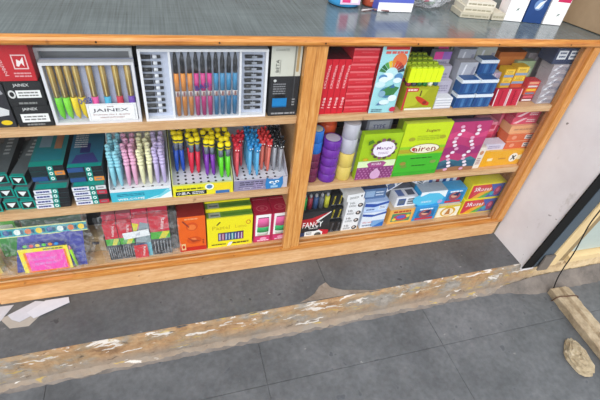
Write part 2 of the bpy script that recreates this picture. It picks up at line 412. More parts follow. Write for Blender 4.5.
dk = [('p', [(.0, .35), (.7, .5), (.95, .42), (.9, .3), (.0, .22)], '#d8d8da'), ('e', .35, .58, .4, .09, '#b94f7a'), ('p', [(.2, .75), (.9, .9), (.95, .8), (.3, .66)], '#9a9aa0'), ('e', .75, .12, .17, .06, '#e6c51c')]
carton('pen_packet', 'dark box with pink patch and yellow oval left of the black pen boxes', 'box', -.395, -.331, .014, .06, S1, .10, '#303036', dk)
carton('pen_packet', 'dark patterned box at the left edge beside the dark box with yellow oval', 'box', -.465, -.400, .014, .06, S1, .098, '#303036', dk)
carton('brown_box', 'plain dark brown box at the far left under the counter behind the dark packets', 'box', -.45, -.342, .085, .1, S1, .16, '#4a3f3a')

def tray(name, label, x0, x1, y, d, z, h, outer, inner, rim=.006, recess=.018, group=None, bars=()):
    """open-fronted shallow tray: rim frame around a recessed back sheet"""
    e = empty(name, ((x0+x1)/2, y, z), label, 'box', group); w = x1-x0
    b = MB(); b.box(-w/2, w/2, recess, d, 0, h, inner)
    b.build('back_sheet', e)
    b = MB()
    b.box(-w/2, -w/2+rim, 0, recess-.0002, 0, h, outer); b.box(w/2-rim, w/2, 0, recess-.0002, 0, h, outer)
    b.box(-w/2+rim, w/2-rim, 0, recess-.0002, 0, rim, outer); b.box(-w/2+rim, w/2-rim, 0, recess-.0002, h-rim, h, outer)
    for q in bars: b.box(q-.0025, q+.0025, .002, recess-.0002, rim, h-rim, outer)
    b.build('frame', e); return e
# JAINEX brush pens
jx0, jx1, jz, jh = -.253, -.068, S1, .147
e = tray('pen_display_box', 'white framed box of gold and bright coloured brush pens with a JAINEX card', jx0, jx1, .013, .026, jz, jh, '#dcdce2', '#b9c0dc', .006)
b = MB(); b.box(-.022, .0845, .0015, .0023, .0065, .050, W_)
b.prints((-.022, .0015, .0065), (1, 0, 0), (0, 0, 1), [('r', .04, .06, .96, .94, '#c9c9d2'), ('r', .05, .075, .95, .925, W_), ('t', 'JAINEX', .47, .60, .72, '#4d4a58', 0, .24),
   ('t', '***', .47, .83, .14, '#6b2433', 0, .08), ('t', 'Premium No.1 Quality', .48, .36, .74, '#8c2b3a', 0, .10), ('t', 'OFFICE STATIONERY', .48, .2, .5, '#8c2b3a', 0, .08)], .1065, .0435)
b.build('name_card', e)
b = MB(); b.box(-.0865, .0865, .0004, .001, .0065, jh-.0065, M_lid)
b.prints((-.0865, .0004, 0), (1, 0, 0), (0, 0, 1), [('t', '003', .38, .40, .17, '#3b4f9a', 8)], .173, jh, .0002); b.build('clear_lid', e)
cols = [('green', '#6fd02c', 'first'), ('green', '#7fd83a', 'second'), ('yellow', '#e9cf20', 'first'), ('yellow', '#e4c81c', 'second'), ('pink', '#e6559f', ''), ('light blue', '#35a9cf', ''), ('red', '#c22a45', ''), ('purple', '#6a3fa6', '')]
for i, (cn, ch, od) in enumerate(cols):
    x = [-.236, -.220, -.204, -.188, -.161, -.135, -.109, -.084][i]
    ee = empty('brush_pen', (x, .0225, jz+.010), f'gold brush pen with {cn} tip in the JAINEX box'+(f', {od} {cn} one from left' if od else ''), 'pen', 'gold and colour brush pens')
    b = MB(); b.tube([(0, 0, .056), (0, 0, .130)], [.0068, .0068], P('#a88a48', .4, .3), 8); b.box(-.0010, .0010, -.0073, -.006, .058, .129, '#d8c27e'); b.build('stem', ee)
    b = MB(); b.tube([(0, 0, .0555), (0, 0, .03), (.001, 0, .012), (.003, 0, .001)], [.0074, .0074, .006, .0018], ch, 8)
    b.face([(-.003, -.0066, .02), (.003, -.0066, .02), (.003, -.0066, .048), (-.003, -.0066, .048)], P(ch, .3)); b.build('tip', ee)
e = tray('pen_tray', 'white tray of pens behind the JAINEX box, front one of two', -.262, -.070, .045, .022, S1, .166, '#d6d8da', '#8d9095', .007, .014, 'pen trays behind the JAINEX box')
e = tray('pen_tray', 'white tray of pens behind the JAINEX box, rear taller one', -.262, -.10, .074, .022, S1, .186, '#c9cccb', '#5d6266', .007, .014, 'pen trays behind the JAINEX box')
for i in range(9):
    b = MB(); b.tube([(0, 0, 0), (0, 0, .15)], .005, ['#5f8d4a', '#89a65a', '#3c6f52'][i % 3], 6)
    tag(b.build('pen', loc=(-.247+i*.0168, .080, S1+.0155)), f'green pen in the rear tray, number {["one","two","three","four","five","six","seven","eight","nine"][i]} from the left', 'pen', 'green pens in the rear tray')
# fountain pen set
fx0, fx1, fh = -.058, .233, .176
e = tray('pen_display_box', 'white tray set of orange, magenta and blue fountain pens with black nib pieces', fx0, fx1, .013, .024, S1, fh, '#e8e9ee', '#c5cde2', .006, .016, None, (-.080, .080))
b = MB(); b.box(-.138, .138, .0003, .0009, .007, fh-.007, M_lid)
b.prints((-.138, .0003, 0), (1, 0, 0), (0, 0, 1), [('t', 'BAS/-', .47, .5, .14, '#2f4291', 16)], .276, fh, .0002); b.build('clear_lid', e)
cx = (fx0+fx1)/2
ordn = ['first', 'second', 'third', 'fourth', 'fifth', 'sixth', 'seventh', 'eighth', 'ninth', 'tenth']
for i in range(10):
    cn, c1, c2 = (('orange', '#d98a3c', '#b9773a') if i < 3 else ('magenta', '#c93a86', '#a8316f') if i < 6 else ('blue', '#3d86b4', '#2f6b96'))
    x = cx-.068+i*.0151
    ee = empty('fountain_pen', (x, .0215, S1+.008), f'{cn} fountain pen with black cap, {ordn[i]} pen from the left in the tray', 'pen', 'fountain pens in the white tray')
    b = MB(); b.tube([(0, 0, .001), (0, 0, .035), (0, 0, .052)], [.005, .0058, .0058], P(c2, .25), 8); b.tube([(0, 0, .066), (0, 0, .110)], .0058, P(c1, .25), 8); b.tube([(0, 0, .0525), (0, 0, .0655)], .0056, '#cfc8c8', 8)
    b.box(-.0022, .0022, -.0064, -.0055, .0535, .0645, '#8a5c5c'); b.build('barrel', ee)
    b = MB(); b.tube([(0, 0, .1102), (0, 0, .14), (0, 0, .158)], [.0055, .0052, .0022], P('#2b2d33', .3), 8); b.build('cap', ee)
    for sd, xx, sg in (('left', cx-.118, 1), ('right', cx+.113, -1)):
        b = MB(); z = S1+.022+i*.0148
        b.tube([(-.022, 0, 0), (-.001, 0, 0)], .0046, P('#1d1f24', .3), 6); b.tube([(.001, 0, 0), (.02, 0, 0)], [.0042, .0036], P('#1a1c22', .3), 6)
        if sd == 'left': b.tube([(.003, 0, .0), (.012, 0, .0)], .0048, '#d9dde6', 6)
        else: b.box(-.006, .006, -.0045, -.0036, -.0025, .0025, '#9aa0ac')
        tag(b.build('nib_unit', loc=(xx, .0235, z), rot=(0, 0, 0)), f'black nib piece in the {sd} column of the pen tray, {ordn[i]} from the bottom', 'nib', f'nib pieces in the {sd} column of the fountain pen tray')
carton('pen_tray', 'long white box lying behind the fountain pen tray', 'box', -.055, .228, .045, .05, S1, .184, '#c2c3be')
carton('gift_pen_box', 'cream and black pen box with a picture of a blue ink bottle beside the divider', 'box', .240, .316, .014, .05, S1, .188, '#2d2d30',
       [('r', 0, .58, 1, 1, '#cfcfc4'), ('r', .76, .58, .82, 1, '#8c8a80'), ('r', .84, .64, .93, 1, '#b99b6e'), ('t', 'BETA', .22, .72, .17, '#4a4a46', 90, .11), ('t', 'CHARTE', .35, .93, .45, '#77776f', 0, .03), ('r', .30, .62, .32, .80, '#8c8a80'),
        ('e', .17, .52, .05, .02, '#d0d0d0'), ('lines', .12, .33, .55, .48, 5, '#85858a'), ('r', .12, .14, .62, .27, '#1d7fc2'), ('r', .12, .135, .62, .155, '#155f95'), ('r', .2, .27, .54, .33, '#17181b'),
        ('r', .80, .18, .84, .58, '#444549'), ('lines', .8, .16, .9, .26, 3, '#a9a9ad'), ('lines', .1, .03, .95, .055, 1, '#9c9ca0')])

# ------------------------------------------------------------------ middle row, left bay
TEAL = '#0f958a'
def leadbox_spec(kind):
    right = {'black': '#1d2025', 'orange': '#e08a3c', 'red': '#c02f45', 'wgrey': '#d3d8dc'}
    lab, r = kind.split('_')
    s = [('r', 0, .04, 1, .96, '#23262c'), ('r', .70, .08, 1, .94, right[r]), ('lines', .76, .35, .94, .65, 1, '#7f7f88' if r != 'black' else '#23262c')]
    s += [('r', .0, .06, .50, .94, '#e6e8f0'), ('r', .05, .28, .45, .72, '#c8cbe2'), ('lines', .06, .34, .44, .66, 1, '#3d4486')] if lab == 'white' else [('r', 0, .06, .45, .94, '#2b4f86' if lab == 'blue' else '#1f2f34')]
    s += [('r', .51, .04, .69, .96, TEAL), ('e', .60, .5, .055, .34, '#e8f4f2'), ('e', .60, .5, .028, .17, TEAL)]
    return s
side_t = [('r', .05, .0, .95, .10, TEAL), ('p', [(.1, .12), (.5, .12), (.35, .5), (.1, .4)], '#1b7f86'), ('r', .55, .14, .9, .45, '#27507f'), ('lines', .3, .5, .8, .9, 4, '#8f9aa3')]
def leadbox(x0, x1, y, z, h, kind, label, d=.22, col='#55626a', top=side_t, rot=0):
    return carton('pencil_lead_box', label, 'box', x0, x1, y, d, z, h, '#2b3238', leadbox_spec(kind), top, top=col, rot=(0, 0, rot), group='long pencil lead boxes')
hh = .0158
for k in range(4):
    leadbox(-.354+.002*k, -.276+.002*k, .012, S2+.0002+k*hh, hh-.0006, 'white_black', f'long lead box with white end label in the left white-ended stack, {["bottom","second","third","top"][k]} one', .22)
    leadbox(-.262, -.182, .012, S2+.0002+k*hh, hh-.0006, ['white_red', 'white_black', 'white_red', 'white_wgrey'][k], f'lead box with {["red end corner, bottom", "black end corner, second", "red end corner, third", "pale end corner, fourth"][k]} one beside the bead top pens', .2)
for k in range(3):
    leadbox(-.264, -.184, .030, S2+.0002+(4+k)*hh, hh-.0006, ['blue_orange', 'dark_black', 'blue_black'][k], f'lead box set back on the stack beside the bead top pens, {["lowest","middle","topmost"][k]} of three', .18, '#2f6b8a',
            top=[('r', .0, .0, 1, .08, TEAL), ('p', [(.1, .1), (.9, .1), (.7, .35), (.2, .3)], '#3c3f7c'), ('r', .3, .35, .6, .6, '#2b2f6a'), ('lines', .1, .5, .5, .95, 8, '#c6ccd2')])
for k in range(3):
    leadbox(-.352, -.275, .045, S2+.0002+(4+k)*hh, hh-.0006, ['blue_black', 'dark_orange', 'dark_black'][k], f'long teal lead box set back on the white-ended stack, {["lowest","middle","topmost"][k]} of three', .17, '#2b7f86',
            top=[('r', 0, 0, 1, .12, TEAL), ('p', [(.1, .15), (.9, .15), (.9, .4), (.1, .5)], '#247f8f'), ('r', .62, .45, .85, .95, '#a8795c'), ('r', .15, .5, .5, .9, '#7b96a8')])
def darkbox(x, y, z, rz, ry, label, s=.034):
    b = printed_box(s, .22, s*.82, '#20262a', [('r', .0, .0, 1, 1, TEAL), ('r', .12, .12, .88, .88, '#1c1f22'), ('p', [(.2, .75), (.8, .75), (.45, .2)], '#e5e9ea')], [('r', .08, 0, .92, .04, TEAL), ('r', .15, .35, .85, .8, '#59646a'), ('lines', .3, .4, .7, .75, 5, '#a8b3b8')], top='#566066')
    tag(b.build('pencil_lead_box', loc=(x, y, z), rot=(0, R(ry), R(rz))), label, 'box', 'dark lead boxes with white triangles')
darkbox(-.372, .016, S2+.0008, 0, 0, 'dark teal edged lead box at the bottom right of the left pile')
darkbox(-.409, .020, S2+.0008, 0, 0, 'dark teal edged lead box in the middle of the bottom layer')
darkbox(-.447, .014, S2+.0008, 0, 0, 'dark lead box with teal edges at the left edge, bottom layer')
darkbox(-.378, .026, S2+.0300, -9, 0, 'dark lead box turned slightly in the second layer, right one')
darkbox(-.416, .034, S2+.0300, -1, 0, 'dark lead box in the second layer, middle one')
darkbox(-.454, .026, S2+.0300, 4, 0, 'dark lead box in the second layer at the left edge')
darkbox(-.383, .044, S2+.0592, -7, 0, 'dark lead box on top of the pile, right one')
darkbox(-.424, .055, S2+.0592, 1, 0, 'dark lead box on top of the pile, left one')

# pen displays -------------------------------------------------------
def stand_box(name, label, x0, x1, y, d, z, fh, H, outer, inner, frontspec, holes=(), platz=None):
    w = x1-x0; e = empty(name, ((x0+x1)/2, y, z), label, 'box')
    b = printed_box(w, .002, fh, outer, frontspec); b.build('front_panel', e)
    pz = platz or fh-.006
    b = MB(); b.box(-w/2+.002, w/2-.002, .0022, d, 0, pz, inner)
    for hx, hy in holes: b.prints((hx-.0035, hy-.004, pz), (1, 0, 0), (0, 1, 0), [('e', .5, .5, .5, .5, '#1d1e26')], .007, .008)
    b.build('platform', e)
    for s in (-1, 1):
        b = MB(); x = s*(w/2-.001)
        vs = [(x-.0009, .0022, 0), (x-.0009, .0022, fh+.006), (x-.0009, d, H), (x-.0009, d, 0), (x+.0009, .0022, 0), (x+.0009, .0022, fh+.006), (x+.0009, d, H), (x+.0009, d, 0)]
        b.add(vs, [(0, 1, 2, 3), (4, 7, 6, 5), (0, 4, 5, 1), (1, 5, 6, 2), (2, 6, 7, 3)], outer); b.build('side_panel', e)
    b = MB(); b.box(-w/2, w/2, d+.0002, d+.002, 0, H, inner); b.build('back_panel', e)
    return e
rowname = ['front', 'second', 'third', 'fourth', 'fifth']
# bead-top (caterpillar) pens
stand_box('pen_display_box', 'white and aqua display box of pastel pens with beaded tops', -.176, -.020, .012, .145, S2, .042, .150, '#e4e6ea', '#eceef2',
          [('r', 0, 0, 1, .78, '#3fb6cf'), ('p', [(.55, 0), (1, 0), (1, .78), (.93, .7), (.8, .3)], '#e8f3f5'), ('p', [(.6, .02), (.75, .2), (.95, .72), (1, .6), (.8, .1)], '#77cfe0'), ('t', 'WELCOME', .32, .17, .44, '#ffffff', 0, .16), ('lines', .1, .42, .55, .6, 2, '#1d6f8a')],
          [(-.068, .010), (-.045, .010), (-.02, .010), (.006, .010), (.03, .010), (.055, .010)])
def bead_pen(cn, ch, dark):
    e = empty('beaded_pen', (0, 0, 0), 'x', 'pen', f'{cn} pens with beaded tops')
    m = P(ch, .35)
    b = MB(); b.tube([(0, 0, 0), (0, 0, .010), (0, 0, .052), (0, 0, .066)], [.0022, .0048, .0064, .0060], m, 8); b.build('barrel', e)
    b = MB(); z = .066
    for i, r in enumerate((.0082, .0080, .0076, .0072, .0074)):
        b.blob((.0012*math.sin(i*1.5), -.001, z+r*.75), (r, r, r*.8), m, 10, 6); z += r*1.25
    b.build('beaded_top', e)
    b = MB(); b.box(-.002, -.0008, -.0082, -.0062, z-.004, z-.0015, dark); b.box(.001, .0022, -.0082, -.0062, z-.004, z-.0015, dark); b.build('face', e)
    return e
bc = [('light blue', '#8fcfe0'), ('pink', '#e2a9c8'), ('cream', '#e8e6bd'), ('lilac', '#c2b4dd')]
for ci, (cn, ch) in enumerate(bc):
    pr = bead_pen(cn, ch, '#333344'); first = True
    for col2 in range(2):
        for r in range(4):
            x = -.163+ci*.0370+col2*.0180; y = .034+r*.027
            lab = f'{cn} beaded top pen, {["left","right"][col2]} column, {rowname[r]} row of the pastel display'
            rot = (R(random.uniform(-2, 2)), R(random.uniform(-2, 2)), R(random.uniform(-20, 20)))
            if first: pr.location = (x, y, S2+.0365); pr['label'] = lab; pr.rotation_euler = rot; first = False
            else: copy_tree(pr, (x, y, S2+.0365), lab, rot)
# yellow-capped pens
hol = [(-.066+i*.0205, .012+j*.017) for i in range(7) for j in range(4) if not (i > 3 and j > 1)]
stand_box('pen_display_box', 'yellow fronted display box with Chinese writing and yellow capped pens', -.0165, .150, .010, .17, S2, .042, .165, '#c9cf8a', '#dfe3ee',
          [('r', 0, 0, 1, .92, '#e8e02a'), ('r', .04, .06, .55, .42, '#1e2227'), ('t', '小黄人', .17, .24, .22, '#f5f5f5', 0, .24), ('lines', .31, .14, .51, .34, 2, '#e4e4e4'), ('lines', .06, .54, .5, .66, 1, '#6b6a20'),
           ('e', .60, .66, .075, .26, '#f4f6ee'), ('e', .60, .66, .05, .17, '#5a86b5'), ('r', .68, .02, .96, .92, '#f0d522'), ('r', .70, .02, .94, .28, '#3b6fae')], hol)
def cap_pen(cn, ch):
    e = empty('capped_pen', (0, 0, 0), 'x', 'pen', f'{cn} pens with yellow caps'); m = P(ch, .2)
    b = MB(); b.tube([(0, 0, 0), (0, 0, .010), (0, 0, .075)], [.0022, .0055, .0066], m, 8)
    b.build('barrel', e)
    b = MB(); b.tube([(0, 0, .0752), (0, 0, .099)], .0064, P('#6f7686', .25), 8); b.build('grip', e)
    b = MB(); b.tube([(0, 0, .0992), (0, 0, .102), (0, 0, .116), (0, 0, .121)], [.0072, .0085, .0085, .005], P('#f2dd14', .35), 10); b.build('cap', e)
    b = MB(); b.tube([(0, 0, .1055), (0, 0, .1105)], .0088, '#3a3b3f', 10); b.build('band', e)
    return e
for ci, (cn, ch, x0, ys0, dz) in enumerate([('blue', '#2450b8', .0005, .080, 0), ('red', '#d22a45', .041, .066, 0), ('purple', '#7a35a8', .083, .050, 0), ('green', '#5fce28', .122, .036, 0)]):
    pr = cap_pen(cn, ch); first = True
    for c2 in range(2):
        for r in range(4):
            loc = (x0+c2*.0185, ys0+r*.024, S2+.0365); lab = f'yellow capped {cn} pen, {["left","right"][c2]} column, {rowname[r]} row of its display'
            rot = (R(random.uniform(-2, 3)), R(random.uniform(-2.5, 2.5)), 0)
            if first: pr.location = loc; pr['label'] = lab; pr.rotation_euler = rot; first = False
            else: copy_tree(pr, loc, lab, rot)
# shaped-topper pens
hol = [(-.066+i*.022, .012+j*.017) for i in range(6) for j in range(4) if not (i > 2 and j > 2)]
stand_box('pen_display_box', 'pale lilac display box of red, blue and black pens with a blue cat badge', .1535, .312, .010, .17, S2, .040, .162, '#c6c3d0', '#dfe1ec',
          [('r', 0, 0, .72, .95, '#8c86a4'), ('r', .1, .1, .6, .3, '#b5aec6'), ('r', .35, .05, .5, .7, '#9f93b8'), ('lines', .1, .52, .55, .8, 2, '#4c4760'), ('lines', .08, .15, .62, .4, 2, '#6f6788')], hol)
b = MB(); pts = [(-.024, 0), (-.027, .018), (-.024, .042), (-.012, .034), (.012, .034), (.024, .044), (.027, .018), (.022, 0)]
b.add([(x, 0, z) for x, z in pts]+[(x, .0016, z) for x, z in pts], [tuple(range(8)), tuple(range(15, 7, -1))]+[(i, i+8, (i+1) % 8+8, (i+1) % 8) for i in range(8)], '#2f7fc0')
b.prints((-.027, 0, 0), (1, 0, 0), (0, 0, 1), [('e', .33, .56, .13, .1, '#e9f2f8'), ('e', .64, .60, .13, .1, '#e9f2f8'), ('e', .5, .40, .09, .07, '#cfe3f2'), ('r', .3, .1, .7, .28, '#9cc6e6'), ('e', .36, .55, .04, .05, '#1d3b66'), ('e', .66, .58, .04, .05, '#1d3b66')], .054, .044)
tag(b.build('cat_badge', loc=(.272, .0075, S2+.0005)), 'blue cat head shaped card badge on the front of the lilac display', 'badge')
def top_pen(cn, ch, body, glit=False):
    e = empty('topper_pen', (0, 0, 0), 'x', 'pen', f'{cn} pens with moulded toppers'); m = P(ch, .25)
    b = MB(); b.tube([(0, 0, 0), (0, 0, .010), (0, 0, .085)], [.002, .0045, .0054], P(body, .2), 8); b.build('barrel', e)
    b = MB(); b.blob((0, 0, .094), (.0095, .008, .0105), m, 10, 6); b.blob((-.006, -.001, .107), (.0052, .004, .0065), m, 8, 5); b.blob((.006, -.001, .107), (.0052, .004, .0065), m, 8, 5)
    b.box(-.005, -.002, -.0084, -.0072, .093, .096, W_); b.box(.002, .005, -.0084, -.0072, .093, .096, W_); b.build('topper', e)
    return e
cfg = [('red', '#c8283a', '#d0505a', [(.166, .036, 3), (.186, .085, 2)]), ('blue', '#2a86c4', '#5aa8d6', [(.204, .040, 4), (.224, .034, 4), (.206, .135, 1)]),
       ('coral red', '#cf3a3c', '#d86f62', [(.243, .060, 3), (.259, .050, 4)]), ('black', '#1f2126', '#9a9ca6', [(.278, .050, 4), (.2955, .044, 4)])]
cnt = 0
for cn, ch, body, colsx in cfg:
    pr = top_pen(cn, ch, body); first = True
    for ci, (x, y, n) in enumerate(colsx):
        for r in range(n):
            loc = (x, y+r*.025, S2+.0345); lab = f'{cn} pen with moulded animal topper, {["left","right","rear"][ci]} column, {rowname[r]} row'
            rot = (R(random.uniform(-2, 2)), R(random.uniform(-2, 2)), R(random.uniform(-15, 15)))
            if first: pr.location = loc; pr['label'] = lab; pr.rotation_euler = rot; first = False
            else: copy_tree(pr, loc, lab, rot)

# ------------------------------------------------------------------ bottom row, left bay
S3_ = .0977
e = empty('stationery_pouch', (-.385, .028, S3_), 'clear plastic pouch with indigo board, pink panel and teal printed zip band', 'pouch')
b = MB(); N = 8; vs = []
for j in range(7):
    for i in range(N+1):
        u = i/N; v = j/6; vs.append((-.088+.186*u+.006*v+.02*v*(1-u), -.004*math.sin(PI*u)*math.sin(PI*v)+.045*v*v, .002+(.118+.022*math.sin(2.6*u+.2)+.006*math.sin(9*u))*v))
b.add(vs, [(j*(N+1)+i, j*(N+1)+i+1, (j+1)*(N+1)+i+1, (j+1)*(N+1)+i) for j in range(6) for i in range(N)], P('#3a3f9a', .35), True)
b.build('indigo_board', e)
def slab_at(name, x0, x1, z0, z1, yy, spec, col, tilt=-8):
    b = printed_box(x1-x0, .0015, z1-z0, col, spec); return b.build(name, e, loc=((x0+x1)/2, yy, z0), rot=(R(tilt), 0, 0))
slab_at('pink_panel', -.066, .060, .004, .090, -.008, [('r', .09, .0, .94, .86, '#ee7a2a'), ('r', .14, .06, .90, .86, '#ef4fb8'), ('lines', .25, .3, .7, .6, 2, '#e070c8'), ('lines', .5, .9, .9, .96, 1, '#7a7a20')], '#f0e02c')
slab_at('beads_strip', -.058, .055, .093, .105, .004, [('e', .12+.14*k, .5, .05, .42, c) for k, c in enumerate(['#57c23a', '#e0413a', '#e8d03a', '#57c23a', '#e08a3a', '#3a8ad0'])], '#34387f', -12)
slab_at('zip_band', -.128, .118, .116, .146, .030, [('r', 0, .1, 1, .9, '#2aa7b5')]+[q for k in range(9) for q in (('e', .06+.11*k, .5, .035, .3, ['#f0d040', '#2b5a9a', '#e8f4f0', '#e07a40'][k % 4]), ('r', .09+.11*k, .25, .12+.11*k, .7, '#1d5f7a'))], '#dfe8a0', -14)
b = MB(); b.tube([(.072, -.008, .012), (.066, 0, .075)], .0042, '#9bd82c', 8); b.tube([(.066, 0, .0752), (.0648, .0015, .088)], [.0042, .001], '#e59ab0', 8); b.build('pencil', e)
b = MB(); vs = []
for j in range(9):
    for i in range(13):
        u = i/12; v = j/8; vs.append((-.125+.255*u+.006*math.sin(9*v+3*u), -.013+.048*v*v+.003*math.sin(7*u+5*v), .001+.170*v+.006*math.sin(8*u)*(v > .9)))
b.add(vs, [(j*13+i, j*13+i+1, (j+1)*13+i+1, (j+1)*13+i) for j in range(8) for i in range(12)], M_film, True); b.build('clear_sleeve', e)
carton('notebook', 'peach and pink topped pouch standing behind the indigo pouch', 'pouch', -.45, -.29, .112, .02, S3_, .205, '#e8b7a0', [('r', .05, .86, .95, .97, '#e9a23a'), ('r', .0, .74, 1, .85, '#d6d2d8'), ('r', 0, 0, 1, .7, '#6f8f7f')], rot=(-2, 0, 0))
carton('green_packet', 'green and white packet at the left edge behind the pouch', 'packet', -.52, -.458, .10, .03, S3_, .185, '#63b84a', [('r', .1, .5, .9, .7, '#dfe9df'), ('r', .1, .1, .9, .45, '#3f9a4a')])
carton('yellow_packet', 'cream yellow packet low at the left edge beside the pouch', 'packet', -.565, -.512, .036, .03, S3_, .07, '#cdbb6a', [('r', .1, .1, .9, .8, '#d8ca86')])
carton('tan_box', 'tan cardboard box between the indigo pouch and the pencil packets', 'box', -.300, -.236, .078, .10, S3_, .062, '#a89272', [('e', .6, .62, .18, .12, '#4e4a52'), ('lines', .2, .7, .8, .9, 2, '#8b7656')], rot=(0, 0, -3))
carton('black_box', 'plain black box above the tan cardboard box', 'box', -.282, -.236, .135, .09, S3_+.0626, .13, '#26262c')
# pencil sets in a clear packet
names = [(-.222, -.186, .150, 0), (-.184, -.144, .150, 0), (-.142, -.098, .162, 1), (-.096, -.040, .165, 0)]
for k, (x0, x1, h, kd) in enumerate(names):
    w = x1-x0
    if kd: sp = [('r', 0, .72, 1, 1, '#d8607a'), ('p', [(0, .4), (.5, .9), (1, .85), (1, .35)], '#8fa0a8'), ('p', [(0, .5), (.4, .86), (0, .9)], '#d9d332'), ('r', 0, 0, 1, .35, '#38589a'), ('r', .7, 0, 1, .36, '#6fb8cc')]
    else:
        sp = [('r', 0, .60, 1, 1, '#c92438'), ('t', 'nataraj', .68, .80, .28, '#f6e6e8', 82, .26), ('p', [(0, .42), (1, .42), (1, .6), (0, .6)], '#4fae3a'), ('p', [(.4, .42), (.75, .42), (1, .58), (.65, .6)], '#d9d332'), ('r', 0, 0, 1, .42, '#4b4f57')]
        for q in range(6): sp += [('r', .04+q*.165, .02, .10+q*.165, .40, '#23252b'), ('r', .12+q*.165, .05+.03*(q % 3), .15+q*.165, .36, '#a7abb2')]
    carton('pencil_set', ['red topped black pencil set, leftmost in the clear packet', 'red topped black pencil set, second from the left in the clear packet', 'pink topped pencil set with grey and yellow picture in the clear packet', 'wide red topped pencil set at the right of the clear packet'][k],
           'pencil set', x0, x1, .034, .016, S3_, h, '#555a63', sp, top='#c92438', group='pencil sets in the clear packet')
    carton('pencil_set', f'pencil set behind, {["first","second","third","fourth"][k]} from the left in the clear packet\'s rear row', 'pencil set', x0, x1, .054, .016, S3_, h+.02, '#555a63', [('r', 0, .6, 1, 1, '#b03048')], top='#b87a86', group='rear row of pencil sets')
carton('red_card', 'small red card with vertical white lettering at the bottom of the clear packet', 'card', -.149, -.110, .028, .0012, S3_, .056, '#cc2a38', [('t', 'nataraj', .72, .52, .72, '#f8ecec', 82, .25)])
carton('price_label', 'blank white paper label across the front of the pencil sets', 'label', -.170, -.096, .0262, .0007, S3_+.092, .026, '#eceef2', [('p', [(.45, .3), (.62, .3), (.66, .8), (.55, .7)], '#c9cdd8')], rot=(0, -6, 0))
e = empty('clear_packet', (-.13, .0245, S3_), 'crinkled clear plastic packet around the pencil sets', 'packet')
b = MB(); vs = []
for j in range(9):
    for i in range(15):
        u = i/14; v = j/8; vs.append((-.108+.226*u+.003*math.sin(11*v), .000-.0012*math.sin(9*u+4*v)+.03*max(0, v-.8), .001+.190*v-.010*(u-.5)**2*4*v))
b.add(vs, [(j*15+i, j*15+i+1, (j+1)*15+i+1, (j+1)*15+i) for j in range(8) for i in range(14)], M_film, True); b.build('film', e)
carton('dark_box', 'dark olive grey box behind glass between the pencil packet and the orange box', 'box', -.036, -.019, .05, .1, S3_, .16, '#4a4744')
carton('crayon_box', 'orange box with sketchy red drawings and a darker red base band', 'box', -.0145, .0680, .030, .085, S3_, .150, '#e8641e',
       [('r', 0, 0, 1, .12, '#c4281c'), ('e', .5, .72, .22, .12, '#d6531c'), ('e', .5, .70, .15, .08, '#eb7a38'), ('p', [(.15, .88), (.2, .9), (.42, .72), (.38, .70)], '#8f3a2a'), ('e', .55, .32, .28, .11, '#d4521c'), ('e', .52, .34, .12, .05, '#e98048'), ('p', [(.3, .42), (.5, .34), (.8, .30), (.5, .25)], '#a8401e'),
        ('r', .06, .05, .22, .24, '#e9c08a'), ('e', .14, .14, .05, .05, '#c4281c'), ('lines', .25, .92, .75, .96, 1, '#f0a070'), ('lines', .86, .2, .92, .32, 3, '#7a2a1e')], top='#8e2a26')
ybf = [('t', 'Pastel', .30, .68, .38, '#c9b422', 0, .13), ('t', 'Lumo', .74, .68, .26, '#d3bd2a', 0, .11), ('p', [(.2, .78), (.22, .76), (.30, .87), (.27, .88)], '#2a2a20'), ('r', .23, .22, .80, .50, '#3b3650')] + \
      [q for k, c in enumerate(['#8c6a9c', '#b0486a', '#5a7fae', '#3a5f9a', '#3c98a0', '#4a5a9a', '#7a5a9c', '#9c4a7a']) for q in (('r', .245+k*.069, .24, .30+k*.069, .48, c), ('r', .262+k*.069, .26, .278+k*.069, .46, '#cfd4dc'))] + \
      [('e', .90, .80, .05, .07, '#c86a2a'), ('e', .90, .80, .035, .05, '#f0e326'), ('lines', .08, .10, .40, .13, 1, '#3a3a30'), ('p', [(.42, .04), (.5, .04), (.56, .17), (.48, .17)], '#eceef2'), ('lines', .55, .10, .92, .14, 1, '#4a3a30')]
for k in range(3):
    carton('pastel_pen_box', ['bright yellow box of pastel pens, front one', 'green topped pastel pen box just behind the yellow front box', 'rearmost of the three pastel pen boxes'][k], 'box', .0725, .2175, .030+k*.0305, .0295, S3_, .130+.012*(k > 0)+.006*(k > 1), '#efe322', ybf,
           [('r', .0, .0, 1, 1, '#5d8a34'), ('r', .0, .0, 1, .14, '#dfe04a'), ('r', .05, .15, .30, .9, '#9aa4a0'), ('r', .09, .35, .27, .6, '#5f6a6c'), ('r', .35, .4, .95, .7, '#4a7a2c')], group='pastel pen boxes')
